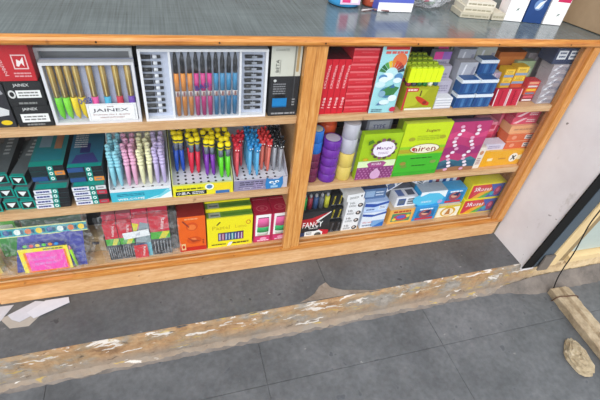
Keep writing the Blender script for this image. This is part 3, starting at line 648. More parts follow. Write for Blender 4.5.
for k, x in enumerate((.2235, .2840)):
    e = carton('toy_box', ['crimson box with a window showing a pink and green figure, left one', 'crimson box with a window showing a pink and green figure, right one beside the divider'][k], 'box', x, x+.0590, .030, .085, S3_, .125, '#c22f5c',
           [('r', .08, .24, .92, 1, W_), ('r', .22, .26, .80, .90, '#3b3a40'), ('p', [(.1, .05), (.9, .05), (.9, .2), (.1, .2)], '#d63f7c'), ('e', .55, .12, .2, .06, '#f0a0c0'), ('lines', .2, .04, .9, .08, 1, '#f6d0e0')],
           [('r', .06, .05, .94, .93, '#a9203f'), ('e', .5, .35, .33, .17, '#c05a6a'), ('e', .5, .35, .28, .13, '#a9203f'), ('e', .5, .35, .12, .08, '#b84a5c'), ('r', .1, .86, .9, .88, '#d8808e')], top='#b0243f', group='crimson window boxes')
    b = MB(); b.tube([(0, 0, .034), (0, 0, .062)], .0052, '#e8eee8', 10, flat=3.6); b.tube([(0, -.0006, .050), (0, -.0006, .078)], [.0056, .0054], '#3fb06a', 10, flat=3.6); b.tube([(0, -.0012, .074), (0, -.0012, .106), (0, -.0012, .110)], [.0056, .0052, .004], '#e66aa4', 10, flat=3.6)
    b.build('figure', e)

# ------------------------------------------------------------------ top row, right bay
for k in range(4):
    x = .3785+k*.0175
    carton('red_carton', f'narrow upright red carton with white lettering, {ordn[k]} from the divider', 'box', x, x+.0169, .012, .09, S1, .152, '#cf1f30',
           [('t', 'EXAMINER', .62, .70, .42, '#f2b8bc', 84, .32), ('t', 'gel pen', .40, .66, .25, '#f2b8bc', 84, .2), ('t', '1008', .62, .22, .2, '#f6d5d7', 84, .45), ('r', .0, 0, .04, 1, '#a81626')], [('r', .1, .05, .9, .95, '#5c1f28')], top='#48161d', group='upright red cartons')
for k in range(9):
    dx = random.uniform(-.0015, .0015)
    carton('red_carton', f'flat shiny red carton in the tall stack, {ordn[k]} from the bottom', 'box', .4505+dx, .5205+dx, .012+random.uniform(0, .002), .1, S1+.0001+k*.0200, .0196, '#d0303c',
           [('r', .0, .74, 1, 1, '#e56a70'), ('r', .05, .1, .95, .22, '#c22230'), ('lines', .3, .42, .8, .55, 1, '#dd555e')], top='#c8303c', group='flat red cartons')  # lighter top strip is a highlight of the clear wrap, painted as colour
blu = [('r', 0, 0, 1, 1, '#a3dbe2'), ('r', .12, .94, .98, 1, '#c9332f'), ('lines', .14, .885, .95, .92, 1, '#d8605a'), ('e', .72, .78, .27, .115, '#e0764a'), ('e', .52, .64, .30, .12, '#bfe6ea')]
for k, c in enumerate(['#3d7f4a', '#2f6b3c', '#58a04a', '#e9c33a', '#e38a34', '#d9542e', '#c4402e', '#8e3a3c', '#3c4a5c']):
    t0 = 168-k*17.5; blu.append(('a', .52, .60, .24, .48, t0-15.5, t0, c))
blu += [('e', .40, .565, .22, .06, '#e8f3fa'), ('e', .24, .55, .16, .05, '#5a8fc0'), ('e', .82, .56, .16, .055, '#5a8fc0'), ('e', .28, .52, .18, .045, '#e2f0f8'), ('e', .80, .51, .16, .04, '#e2f0f8'), ('e', .18, .45, .2, .045, '#cfeaf2'),
        ('e', .52, .33, .29, .085, '#4a7fa6'), ('p', [(.3, .36), (.62, .44), (.95, .40), (.80, .29), (.5, .28)], '#3f7f46'), ('e', .34, .31, .13, .05, '#88b0c8'), ('p', [(.55, .40), (.7, .46), (.78, .40)], '#3d6fa0'), ('e', .78, .24, .17, .05, '#e8f3fa'), ('p', [(.2, .13), (.35, .21), (.62, .14)], '#5a7fa8'),
        ('e', .5, .18, .2, .04, '#dff0f6'), ('lines', .08, .03, .5, .07, 2, '#5a6f80'), ('e', .9, .06, .12, .04, '#c9334f'), ('r', .99, 0, 1.0, 1, '#a8302e')]
carton('pencil_colour_box', 'tall pale blue colour pencil box with a pencil rainbow and clouds', 'box', .5235, .6015, .006, .018, S1, .190, '#9e2c30', blu, top='#a3dbe2')
for k in range(4):
    e = empty('highlighter_pack', (.681, .014+k*.031, S1), ['yellow green highlighter pack with a red guitar picture, front one', 'highlighter pack just behind the guitar picture pack', 'third highlighter pack from the glass', 'rearmost highlighter pack with green caps showing'][k], 'pen pack', 'highlighter packs')
    h = .070
    b = printed_box(.104, .028, h, '#a9a81c', [('r', 0, 0, 1, 1, '#a3a51a'), ('p', [(0, .1), (.4, .2), (.7, .9), (0, .9)], '#b9bd2a'), ('p', [(.34, .56), (.44, .40), (.66, .20), (.82, .18), (.84, .30), (.68, .44), (.50, .58), (.38, .62)], '#c63a22'), ('e', .68, .32, .07, .07, '#8a2a18'), ('p', [(.46, .62), (.50, .62), (.50, .86), (.46, .86)], '#5a3a1c'), ('r', .02, .82, .38, .97, '#c42a3a'), ('lines', .06, .86, .34, .93, 1, '#f2d8d8'), ('r', 0, 0, .06, 1, '#c42a3a'), ('r', .1, .0, .95, .09, '#e6e6d8')])
    b.build('printed_sleeve', e)
    b = MB()
    for q in range(6):
        x = -.0435+q*.0174
        b.tube([(x, .013, h), (x, .013, h+.012)], .008, ['#8c2f4a', '#4a4f56', '#2f6f3a', '#2f7a3a', '#e8e8d8', '#3a5f7a'][q], 8)
    b.build('coloured_bands', e)
    b = MB()
    for q in range(6):
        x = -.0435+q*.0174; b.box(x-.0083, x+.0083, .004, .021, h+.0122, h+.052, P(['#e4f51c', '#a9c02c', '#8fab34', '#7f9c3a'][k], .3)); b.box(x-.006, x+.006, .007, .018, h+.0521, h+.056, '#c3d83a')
    b.build('yellow_caps', e)
for k in range(4):
    carton('white_packet', f'small white packet in the low stack beside the highlighters, {["bottom","second","third","top"][k]} one', 'packet', .7365, .793, .014, .03, S1+.0001+k*.0085, .0081, '#e9e9ef', [('r', .02, .05, .98, .35, '#b8b8c6')], group='low stack of white packets')
for k in range(3):
    carton('lilac_packet', f'clear lilac packet behind the white packets, {["lower","middle","upper with pink top"][k]}', 'packet', .7360+.002*k, .796, .047+.022*k, .02, S1, .072+.034*k, '#b7b1c4', [('r', .05, .1, .95, .5, '#c9c4d6'), ('lines', .15, .55, .85, .8, 3, '#8e88a0')]+([('r', 0, .84, .5, 1, '#e0479a'), ('r', .5, .84, 1, 1, '#9a6fc0')] if k == 2 else []), top='#cfc9da', group='lilac packets')
carton('pink_packet', 'bright pink topped packet behind the lilac packets', 'packet', .765, .800, .118, .02, S1, .145, '#b9b3c4', [('r', 0, .78, 1, 1, '#e6478c')], top='#e86fae')
def blue_packet(x, y, z, label):
    e = empty('blue_packet', (x, y, z), label, 'packet', 'blue banded packets'); w, d, h = .0615, .03, .044
    b = MB(); pr = [(-.5, 0), (-.5, .8), (-.42, 1), (.42, 1), (.5, .8), (.5, 0)]
    n = len(pr); b.add([(px*w, 0, pz*h) for px, pz in pr]+[(px*w, d, pz*h) for px, pz in pr], [tuple(range(n-1, -1, -1)), tuple(range(n, 2*n))]+[(i, (i+1) % n, (i+1) % n+n, i+n) for i in range(n)], P('#2b5790', .3))
    b.prints((-w/2, 0, 0), (1, 0, 0), (0, 0, 1), [('r', .04, .1, .2, .7, '#1f4684'), ('r', .34, .06, .5, .68, '#4273ac'), ('r', .62, .12, .72, .7, '#1f4684'), ('r', .84, .08, .94, .66, '#3d6ea8')], w, h); b.build('wrap', e)
    b = MB(); b.box(-w/2-.0004, w/2+.0004, -.0008, d+.0002, h*.74, h*.96, '#dfe6f0'); b.build('white_band', e); return e
for c2 in range(2):
    for r in range(2):
        blue_packet(.836+c2*.0645, .014+.002*r, S1+.0002+r*.0446, f'blue packet with white band, {["left","right"][c2]} column, {["bottom","upper"][r]} one at the glass')
for r in range(3): blue_packet(.905, .050, S1+.0002+r*.0446, f'blue banded packet in the rear column, {["bottom","middle","top"][r]} one')
def clearpack(x0, x1, y, z, h, label, col='#aeb0bd', d=.03, g='clear wrapped packets'):
    return carton('clear_wrapped_packet', label, 'packet', x0, x1, y, d, z, h, P(col, .18), [('p', [(.05, .1), (.3, .95), (.4, .95), (.2, .1)], '#d8d9e2'), ('p', [(.55, .05), (.8, .9), (.95, .9), (.75, .05)], '#8a8a9c'), ('lines', .2, .3, .8, .6, 2, '#6f6f86')], [('r', .1, .2, .9, .5, '#c9c6cf')], top='#b9b6bf', group=g)
clearpack(.806, .866, .050, S1, .125, 'grey lilac wrapped packet behind the left blue packets')
clearpack(.815, .872, .084, S1, .150, 'grey lilac wrapped packet, second behind the left blue packets')
clearpack(.876, .945, .086, S1, .155, 'pale wrapped packet behind the rear blue column', '#b5b5ab')
clearpack(.81, .885, .120, S1, .172, 'cream grey wrapped packet under the counter at the back', '#a8a79a')
clearpack(.890, .965, .120, S1, .180, 'tall clear box at the back right of the blue packets', '#b3b4b0')
clearpack(.938, .968, .055, S1, .09, 'pinkish wrapped packet between blue packets and yellow eraser boxes', '#b29bb0')
# erasers and small boxes
for k in range(2):
    carton('red_packet', ['dark red flat packet leaning at the glass, left of the pair', 'dark red flat packet leaning at the glass, right of the pair'][k], 'packet', .9445+k*.0475, .9905+k*.0475, .014, .012, S1+.0002, .054, '#c01f3c', [('r', .0, 0, .08, 1, '#e8d8dc'), ('r', .92, 0, 1, 1, '#e3b8c0'), ('r', .4, .1, .5, .9, '#a01830')], rot=(-4, 0, 0), group='dark red flat packets')
yc = [('r', .0, .0, 1, .3, '#8fa0bc'), ('r', .1, .45, .9, .85, '#f2d35c'), ('lines', .2, .5, .8, .75, 2, '#a8761c')]
def ybox(x, y, z, label, c='#e8b42c', sp=yc, w=.036, h=.03): return carton('eraser_box', label, 'box', x, x+w, y, .03, z, h, c, sp, group='small yellow eraser boxes')
for k in range(4): ybox(.972, .046, S1+.0002+k*.0262, f'small yellow eraser box in the left yellow column, {ordn[k]} from the shelf', h=.0256)
for k in range(4): ybox(1.018, .052, S1+.0002+k*.0272, f'small {["yellow","orange red","yellow","yellow"][k]} box in the middle column, {ordn[k]} from the shelf', ['#e8b42c', '#d8512c', '#e8b42c', '#e9bc3c'][k], yc if k != 1 else [('r', .1, .2, .9, .8, '#e0653a')], .044, .0266)
for k in range(3): ybox(1.068, .036, S1+.0002+k*.0232, f'small {["dark red","red and yellow","red"][k]} box in the right column, {ordn[k]} from the shelf', ['#8f2f3c', '#d8512c', '#c8333c'][k], [('r', .1, .55, .9, .9, ['#d85a6a', '#e8b42c', '#e39a7a'][k]), ('r', .1, .1, .9, .35, ['#e8e0e2', '#6f7f9c', '#d8d0cc'][k])], .046, .0226)
carton('orange_brown_box', 'orange brown box at the back above the yellow eraser boxes', 'box', .975, 1.075, .10, .06, S1, .135, '#b5652c', [('r', .05, .7, .95, .9, '#c97a3c')], top='#a85f2c')
ybox(1.048, .018, S1+.0002, 'pink and white box low at the glass beside the dark red packets', '#c9405a', [('r', .1, .3, .9, .8, '#e8d8dc'), ('r', .2, .4, .8, .55, '#c9405a')], .040, .022) if False else None
carton('clear_wrapped_packet', 'tall clear box at the right frame behind the thin stack', 'packet', 1.100, 1.2085, .1105, .04, S1, .128, P('#a39aa0', .18), [('p', [(.05, .1), (.3, .95), (.4, .95), (.2, .1)], '#cfcdd6'), ('r', .5, .5, .9, .9, '#c3bcc4')], top='#b4aeb6')
carton('green_box', 'white and green box behind the small eraser boxes', 'box', 1.040, 1.112, .086, .022, S1, .112, '#9cb08a', [('r', 0, 0, 1, .3, '#4faa3c'), ('r', .1, .4, .9, .8, '#c5cbb6'), ('lines', .15, .45, .85, .75, 2, '#5f7a54')], top='#a9b59c')
for k in range(6):
    clearpack(1.116+.001*(k % 2), 1.2085, .018+.002*(k % 3), S1+.0002+k*.0213, .0208, f'thin clear wrapped packet in the stack against the right frame, {ordn[k]} from the shelf', '#a7a0a8', .05, 'clear wrapped stack at the right frame')
carton('dark_blue_box', 'dark blue box with white labels in the upper right corner of the cabinet', 'box', 1.105, 1.2085, .024, .06, S1+.1286, .048, '#2c3a5a', [('r', .08, .30, .42, .85, '#dfe3ea'), ('r', .52, .30, .90, .85, '#dfe3ea'), ('lines', .14, .42, .38, .75, 2, '#4a5a7a'), ('lines', .56, .42, .85, .75, 2, '#4a5a7a')], [('r', .1, .2, .4, .8, '#c8cdd6'), ('r', .5, .2, .9, .8, '#c8cdd6')])
carton('dark_grey_box', 'dark grey box with a red label under the counter at the back right', 'box', .985, 1.095, .165, .08, S1, .175, '#35353a', [('r', .70, .78, .98, .94, '#c02f3c'), ('lines', .74, .83, .94, .89, 1, '#f0d0d4')])
carton('dark_grey_box', 'plain dark box at the back behind the clear packets', 'box', .80, .97, .165, .08, S1, .165, '#4a4448')

# ------------------------------------------------------------------ middle row, right bay
def tape(x, y, z, r, h, col, label, cat='tape roll', top='#cfcad4', grp=None, core=True):
    e = empty('tape_roll', (x, y, z), label, cat, grp)
    b = MB(); b.lathe([(r*.96, 0), (r, .0012), (r, h-.0012), (r*.96, h-.0004)], P(col, .25), 24)
    b.box(-.001, .001, -r-.0004, -r+.001, .002, h-.002, P(col, .6)); b.build('tape', e)
    b = MB(); b.lathe([(r*.80, h-.0004), (r*.80, h)], top, 24); b.build('core', e)
for k in range(5): tape(.4470, .037, S2+.0003+k*.0298, .0275, .0295, ['#6a2f9c', '#71339f'][k % 2], f'purple tape roll, {ordn[k]} from the shelf in its stack', grp='stack of purple tape rolls', top='#b9b0c4')
for k in range(4): tape(.3940, .040, S2+.0003+k*.0262, .0220, .0259, ['#6d2748', '#752c4e'][k % 2], f'maroon tape roll, {ordn[k]} from the shelf beside the divider', grp='stack of maroon tape rolls')
for k in range(2): tape(.3940, .040, S2+.1053+k*.0380, .0220, .0375, '#2c6fc8', f'blue tape roll, {["lower","upper"][k]} one on the maroon rolls', grp='blue tape rolls', top='#d8d4c4')
for k in range(2): tape(.5005, .037, S2+.0003+k*.0500, .025, .0496, '#d9bf62', f'glossy yellow tape roll, {["lower","upper"][k]} one beside the purple stack', grp='yellow tape rolls')
for k in range(2): tape(.5005, .037, S2+.1005+k*.0500, .025, .0496, '#b9b8c4', f'silver grey tape roll, {["lower","upper"][k]} one on the yellow rolls', grp='silver tape rolls')
for k in range(6): tape(.450, .102, S2+.0003+k*.0335, .029, .0330, '#d8562c' if k > 3 else '#4a3f5c', f'{"orange" if k > 3 else "dark"} tape roll behind the purple stack, {ordn[k]} from the shelf', grp='tape rolls behind the purple stack')
carton('grey_lid_box', 'grey box with dark lettering standing behind the lime and purple box', 'box', .560, .645, .060, .04, S2, .190, '#6d6f7c', [('r', .1, .78, .9, .96, '#9a9caa'), ('t', 'TYPE', .5, .86, .5, '#3b3f6a', 0, .07)], top='#55565f')
carton('tube_packet', 'pale ring shaped roll between silver rolls and the lime box', 'packet', .529, .548, .055, .04, S2, .15, '#c9c9cf', [('e', .5, .8, .45, .06, '#8f8f96')])
per = [('r', 0, 0, 1, .30, '#8f3f7c'), ('r', 0, .28, 1, .42, '#dff0c0'), ('p', [(.3, .28), (.7, .28), (.76, .36), (.66, .40), (.34, .40), (.24, .36)], '#a94f8c'), ('t', 'MOGRA', .5, .345, .26, '#f4e0ee', 0, .05), ('t', 'Incense', .5, .385, .3, '#5a7a2a', 0, .03)]
per += [('e', .06+.095*i+.045*(j % 2), .035+.055*j, .022, .018, '#b878a8') for i in range(10) for j in range(5)]
per += [('e', .5, .13, .14, .11, '#d9a8d0'), ('e', .5, .22, .06, .05, '#d9a8d0')]
per += [('e', .56+.29*math.cos(a), .70+.19*math.sin(a), .055, .038, '#5a4a3c' if i % 2 else '#8a5a6a') for i, a in enumerate([q*PI/7 for q in range(14)])]
per += [('e', .56, .70, .29, .17, '#efe6f2'), ('t', 'Mangal', .56, .72, .40, '#7a3a86', 0, .08), ('lines', .42, .60, .7, .64, 2, '#b89ac0'), ('r', .05, .46, .95, .465, '#6d9a20'), ('lines', .08, .48, .2, .52, 1, '#d86a2a'), ('p', [(.12, .8), (.26, .86), (.2, .92), (.1, .88)], '#4f7a1c'), ('e', .12, .5, .06, .03, '#d8b02a')]
carton('incense_box', 'lime green and purple box with a white oval emblem beside the tape rolls', 'box', .5345, .6625, .012, .022, S2, .168, '#a5c81c', per, top='#8fb21c')
air = [('r', 0, .5, 1, 1, '#c7dc1e'), ('r', 0, .42, 1, .58, '#8fcb26'), ('r', 0, 0, 1, .42, '#45b52c'), ('r', 0, .0, 1, .08, '#3aa52a'), ('t', 'Sugam', .60, .86, .30, '#7a5a1c', 0, .07), ('r', .0, .455, 1, .53, '#b5a52a')]
air += [('e', .55, .53, .335, .095, '#6a4a1c'), ('e', .55, .53, .32, .085, '#f2ead2'), ('t', 'airen', .55, .53, .50, '#8e2f2a', 0, .10), ('e', .3, .53, .035, .03, '#c4302a'), ('lines', .3, .34, .8, .36, 1, '#2a6a1c'), ('lines', .38, .19, .7, .21, 1, '#2a6a1c')]
air += [('e', a, bq, .07, .035, c) for a, bq, c in [(.2, .72, '#a8a82a'), (.86, .74, '#a8a82a'), (.2, .2, '#6f9a3a'), (.84, .26, '#7f9a4a'), (.16, .26, '#9a8a3a')]] + [('lines', .3, .70, .8, .78, 3, '#a9bc24')]
carton('snack_box', 'tall yellow to green box with a cream oval name plate reading airen', 'box', .6655, .8285, .012, .018, S2, .196, '#b9d41e', air, top='#c9d84a')
for k in range(2): carton('snack_box', f'yellow green box behind the airen box, {["first","second"][k]} behind it', 'box', .672, .826, .0315+k*.02, .019, S2, .190+k*.002, '#8f9c2a', top='#a5ae4a', group='boxes behind the airen box')
pk = [('r', 0, 0, 1, 1, '#b8386f'), ('p', [(0, .78), (.3, .84), (.7, .74), (1, .82), (1, .7), (.6, .66), (.3, .72), (0, .66)], '#d2467c'), ('p', [(0, .5), (.4, .56), (.7, .48), (1, .54), (1, .36), (.6, .34), (.3, .4), (0, .34)], '#9c2f6e'), ('r', 0, 0, 1, .22, '#2f5f78'), ('p', [(0, .22), (.2, .28), (.5, .22), (.8, .3), (1, .22)], '#3f7a8a'), ('p', [(0, .0), (1, 0), (1, .07), (.5, .1), (0, .06)], '#9a6a4a'), ('p', [(0, .1), (.3, .2), (.5, .1)], '#274a66')]
rnd = random.Random(9)
for xx, zz in ((.24, .0), (.66, 0)):
    for q in range(13):
        pk.append(('e', xx+.06*math.sin(q*1.3)+rnd.uniform(-.02, .02), .05+q*.072, .055, .03, '#efe2ee' if q % 3 else '#e3a9c8'))
carton('patterned_box', 'magenta patterned box with two white flower garlands beside the airen box', 'box', .8315, .9775, .014, .02, S2, .192, '#8d2a58', pk, top='#6a4a6a')
carton('cream_box', 'slim cream box with small print standing right of the garland box', 'box', .9795, 1.006, .016, .05, S2, .086, '#e6dcd2', [('lines', .2, .2, .8, .5, 4, '#a86a6a'), ('e', .5, .75, .3, .1, '#c98a6a')])
carton('medicine_box', 'low yellow orange box with a white cross emblem at the right frame', 'box', 1.0085, 1.186, .020, .06, S2, .062, '#e9a81c', [('e', .76, .5, .10, .3, '#f3ece0'), ('p', [(.71, .38), (.80, .68), (.82, .62), (.73, .32)], '#2a2a30'), ('p', [(.71, .62), (.80, .32), (.82, .38), (.73, .68)], '#2a2a30'), ('r', .86, .35, .99, .66, '#f0dcae'), ('r', .14, .38, .26, .56, '#f3e3b8'), ('lines', .4, .45, .58, .52, 1, '#b8741c')], top='#e8b44c')
carton('lilac_box', 'flat lilac white box lying on the back of the yellow orange box', 'box', 1.0085, 1.090, .030, .04, S2+.0622, .024, '#cfc8dc', [('lines', .2, .3, .8, .7, 2, '#9a90b4')], top='#d8d2e2')
for k in range(3): carton('soap_box', f'orange box with white end label in the right column, {["bottom","middle","top peach coloured"][k]} one', 'box', 1.0925, 1.205, .030+.005*k, .05, S2+.0623+k*.0285, .0280, ['#d8643a', '#d96a40', '#e8a87a'][k], [('r', .66, .2, .96, .8, '#ece2de'), ('lines', .7, .3, .92, .7, 2, '#3a3a44'), ('e', .25, .5, .09, .28, '#e89a7c')] if k < 2 else [('lines', .15, .4, .85, .6, 1, '#c08060')], top='#e8b08a', group='orange boxes with white end labels')
for k in range(4): carton('pink_packet', f'small pink and white packet behind the lilac box, {ordn[k]} from the bottom', 'packet', 1.010+.004*(k % 2), 1.072+.004*(k % 2), .074+.004*k, .05, S2+.0+k*.0350, .0345, ['#d8607c', '#e08098', '#d8506c', '#e28aa0'][k], [('r', .1, .3, .4, .8, '#f0dce2'), ('r', .55, .2, .9, .7, '#c03a5a')], top='#e8a4b4', group='small pink packets behind the lilac box')
for k in range(5): carton('pink_packet', f'pink and red packet in the rear right column, {ordn[k]} from the bottom', 'packet', 1.085+.003*(k % 2), 1.204+.003*(k % 2), .094, .05, S2+k*.0405, .040, ['#c83a5c', '#d8607c', '#c83a5c', '#e07a90', '#d04a68'][k], [('r', .1, .3, .45, .8, '#efc4ce'), ('lines', .5, .3, .9, .7, 2, '#f2dce0')], top='#d86a80', group='pink packets in the rear right column')
for k in range(2): carton('pink_packet', f'glossy pink and white packet lying on the orange boxes, {["lower","upper"][k]} one', 'packet', 1.095+.004*k, 1.200, .050, .04, S2+.1483+k*.0255, .025, ['#d8506c', '#cf3f60'][k], [('p', [(.05, .2), (.4, .9), (.55, .9), (.2, .1)], '#f0c8d2'), ('lines', .55, .3, .9, .7, 2, '#f2dce0')], top='#d86a80')
carton('dark_red_packet', 'dark red packet beside the slim cream box in the gap', 'packet', .985, 1.005, .072, .05, S2, .125, '#9c1f34', [('r', .1, .8, .9, .95, '#d8909c')])
carton('dark_box', 'dark box at the back behind the garland box', 'box', .86, 1.0, .126, .05, S2, .20, '#3f3a42', [('r', .78, .8, .98, .96, '#e3dfe2')])

# ------------------------------------------------------------------ bottom row, right bay
fan = [('r', 0, 0, 1, 1, '#2c2d31'), ('p', [(0, .40), (.0, .72), (.35, .74), (.95, .95), (.66, .70), (.55, .44)], '#b3242f'), ('p', [(.5, .62), (.97, .96), (.99, .93), (.58, .58)], '#e6e6e6'), ('t', 'FANCY', .42, .47, .68, '#f6f6f6', 0, .24), ('lines', .3, .3, .62, .33, 1, '#d8d8d8'), ('r', 0, 0, .18, .16, '#2c3f6a'), ('r', .18, 0, .70, .19, '#f0f0f0'), ('e', .66, .06, .17, .16, '#f0f0f0'), ('e', .64, .02, .12, .1, '#55504c'), ('lines', .23, .06, .42, .15, 2, '#5a5a5a'), ('p', [(.80, 0), (1, 0), (1, .18), (.62, .26), (.70, .19), (.80, .12)], '#c42434')]
e = carton('fancy_pen_box', 'black and red pen box lettered FANCY beside the divider', 'box', .3835, .4900, .030, .03, S3_, .112, '#2c2d31', fan, top='#2c2d31')
carton('window_pen_box', 'black pen box with a dark window panel standing behind the FANCY box', 'box', .3800, .4880, .0625, .03, S3_, .176, '#3c3e44', [('r', .03, .45, .97, .97, '#4a4c54')], top='#55565e')
for k, (c, nm) in enumerate([('#2fa04a', 'green'), ('#8a2a3c', 'dark red'), ('#37507c', 'navy blue'), ('#5a5f6a', 'grey'), ('#b9b83a', 'olive yellow')]):
    ee = empty('marker_pen', (.394+k*.0200, .0515, S3_+.1125), f'{nm} marker pen standing above the FANCY lettering', 'pen', 'markers above the FANCY box')
    b = MB(); b.tube([(0, 0, .0), (0, 0, .048)], .0090, P(c, .3), 8); b.build('barrel', ee)
    b = MB(); b.tube([(0, 0, .0482), (0, 0, .056), (0, 0, .060)], [.0058, .0055, .003], '#9a9ca2', 8); b.build('cap', ee)
for k in range(3):
    for c2 in range(2):
        carton('black_pen_box', f'black box with yellow marks, {["left","right"][c2]} column, {["bottom","middle","top"][k]} one', 'box', .4925+c2*.0235, .5150+c2*.0235, .034+.012*k, .05, S3_+.0002+k*.0520, .0515, '#1f2023', [('p', [(.35, .1), (.55, .1), (.75, .85), (.5, .85)], '#b5a62c' if k else '#5a5a60'), ('p', [(.42, .25), (.5, .25), (.6, .7), (.52, .7)], '#1f2023'), ('lines', .1, .05, .9, .12, 1, '#77777c')], group='black boxes with yellow marks')
for k in range(4):
    carton('paper_roll_box', f'white box with black printed face, {["bottom","second","third","top"][k]} of the stack beside the black boxes', 'box', .5425+.0012*k, .6035+.0012*k, .034, .07, S3_+.0002+k*.0356, .0352, '#ebebef', [('t', 'Hb', .3, .62, .3, '#55565c', 0, .28), ('lines', .1, .15, .55, .35, 2, '#77787e'), ('e', .80, .30, .16, .26, '#2a2b30'), ('e', .78, .34, .08, .12, '#d8c8c0')], top='#dcdce0', group='white boxes with black print')
carton('paper_roll_box', 'white box lying across the top of the white printed stack', 'box', .535, .600, .030, .07, S3_+.1431, .030, '#ececf0', [('lines', .15, .35, .7, .6, 2, '#77787e'), ('e', .85, .6, .05, .15, '#55565c')], top='#dedee2', rot=(0, 0, 6))
bw = [('r', 0, 0, 1, 1, '#dfe7f4'), ('p', [(.0, .95), (.0, .8), (.4, .70), (1, .86), (1, 1), (.5, .84)], '#2c50a8'), ('r', .45, .04, 1, .45, '#7aa8dc'), ('p', [(.52, .0), (.9, .3), (1, .3), (1, 0)], '#2f6fc0'), ('t', 'Glycerin', .28, .35, .45, '#c23a52', 0, .13), ('lines', .08, .12, .5, .2, 1, '#6a7a9a')]
carton('tissue_box', 'blue and white box with a wavy blue top band, lower one at the glass', 'box', .6155, .7080, .034, .06, S3_, .073, '#cfdcf0', bw, top='#b9c8e4', group='blue and white boxes')
carton('tissue_box', 'blue and white box with a wavy band, upper one of the stack', 'box', .6195, .7120, .042, .06, S3_+.0735, .042, '#cfdcf0', [('r', 0, 0, 1, 1, '#bcd0ee'), ('p', [(0, .9), (0, .55), (.4, .4), (1, .75), (1, 1), (.5, .75)], '#2c50a8'), ('r', .62, .1, .92, .55, '#e6ebf4'), ('lines', .65, .2, .9, .45, 2, '#5a6a9a'), ('lines', .1, .1, .45, .25, 1, '#5a6a9a')], top='#9cb4dc', group='blue and white boxes')
carton('tissue_box', 'dark blue box set back on top of the blue and white stack', 'box', .612, .700, .060, .06, S3_+.116, .045, '#53709c', [('r', .1, .2, .5, .8, '#93aed0'), ('lines', .55, .3, .9, .7, 2, '#c8d4e6')], top='#4a5a80')
def foldbox(x, y, z, rz, rx, label, w=.09, h=.05, ry=0):
    b = printed_box(w, .05, h, '#e6e8f0', [('r', .1, .15, .45, .85, '#3f5a94'), ('r', .15, .3, .4, .7, '#5f6a7a'), ('r', .55, .2, .88, .8, '#55585e'), ('lines', .56, .3, .87, .7, 2, '#c8ccd4')], [('r', .1, .15, .4, .85, '#5a6fa4'), ('r', .55, .2, .9, .8, '#565a6a')], top='#d5d8e4')
    tag(b.build('bulb_box', loc=(x, y, z), rot=(R(rx), R(ry), R(rz))), label, 'box', 'white boxes with square dark windows')
orb = lambda c1, c2: [('r', .04, .05, .96, .95, c1), ('r', .12, .15, .88, .72, '#4a8f6a'), ('e', .5, .42, .30, .22, '#c23a52'), ('e', .5, .45, .18, .12, '#5a6ac0'), ('e', .24, .3, .08, .1, '#e8d04a'), ('e', .78, .5, .08, .1, '#e8d04a'), ('lines', .15, .78, .85, .9, 1, c2)]
carton('sparkler_box', 'orange yellow box with a busy coloured picture at the glass', 'box', .7265, .8290, .036, .06, S3_, .070, '#e8a84c', orb('#eab45a', '#b8402a'), top='#c9b49a')
foldbox(.790, .050, S3_+.0706, 0, 0, 'white box with square dark windows standing on the orange box', .088, .045)
foldbox(.735, .062, S3_+.1185, 8, 0, 'white box with blue windows lying askew on the pile, left one', .085, .040, -14) if False else None
carton('prop_box', 'plain grey box carrying the tilted white boxes behind the orange box', 'box', .715, .832, .103, .06, S3_, .118, '#5b5f6c', top='#6a6e7c')
foldbox(.757, .092, S3_+.1330, 10, 0, 'white box with blue windows tilted on the pile, left one', .084, .040, -24)
foldbox(.838, .100, S3_+.134, -6, 0, 'white box with dark windows tilted the other way, right one', .070, .034, 26)
bs = [('r', .03, .03, .97, .97, '#2f8fd0'), ('r', .12, .1, .9, .75, '#2470a8'), ('e', .5, .5, .28, .3, '#9c4a5a'), ('e', .48, .55, .16, .16, '#d8a08a'), ('p', [(.3, .6), (.7, .8), (.66, .5)], '#1f2f5a'), ('r', .1, .05, .9, .2, '#c4343c'), ('lines', .2, .8, .8, .9, 1, '#e8f0f6')]
carton('crayon_box', 'bright blue crayon box with a red base band, lower one at the glass', 'box', .8325, .9300, .037, .05, S3_, .066, '#2f9ad8', bs, top='#4aa0d8', group='bright blue picture boxes')
carton('blue_wave_box', 'light blue and white box with rounded wave on the lower blue crayon box', 'box', .838, .948, .044, .05, S3_+.0665, .068, '#2fa0dc', [('e', .35, .5, .6, .46, '#57bfe8'), ('p', [(0, .7), (0, 1), (1, 1), (1, .5), (.7, .85), (.3, .9)], '#eaf3fa'), ('e', .85, .22, .1, .14, '#a8a4d8'), ('lines', .1, .25, .5, .35, 2, '#dff2fa')], top='#a4b4c8')
carton('crayon_box', 'bright blue crayon box above the small cream yellow box', 'box', .951, 1.040, .050, .05, S3_+.0600, .068, '#2f9ad8', bs, top='#4aa0d8', group='bright blue picture boxes')
carton('cream_picture_box', 'small cream and yellow box with a round picture at the glass', 'box', .9345, 1.0330, .038, .05, S3_, .0595, '#ecdfae', [('r', .03, .04, .97, .96, '#f2eedc'), ('e', .5, .45, .34, .42, '#d9a82c'), ('e', .5, .42, .26, .32, '#f2e8d0'), ('p', [(.38, .2), (.62, .2), (.56, .7), (.48, .72)], '#b87a3c'), ('r', .0, .84, 1, 1, '#d8c23a')], top='#e8dcb0')
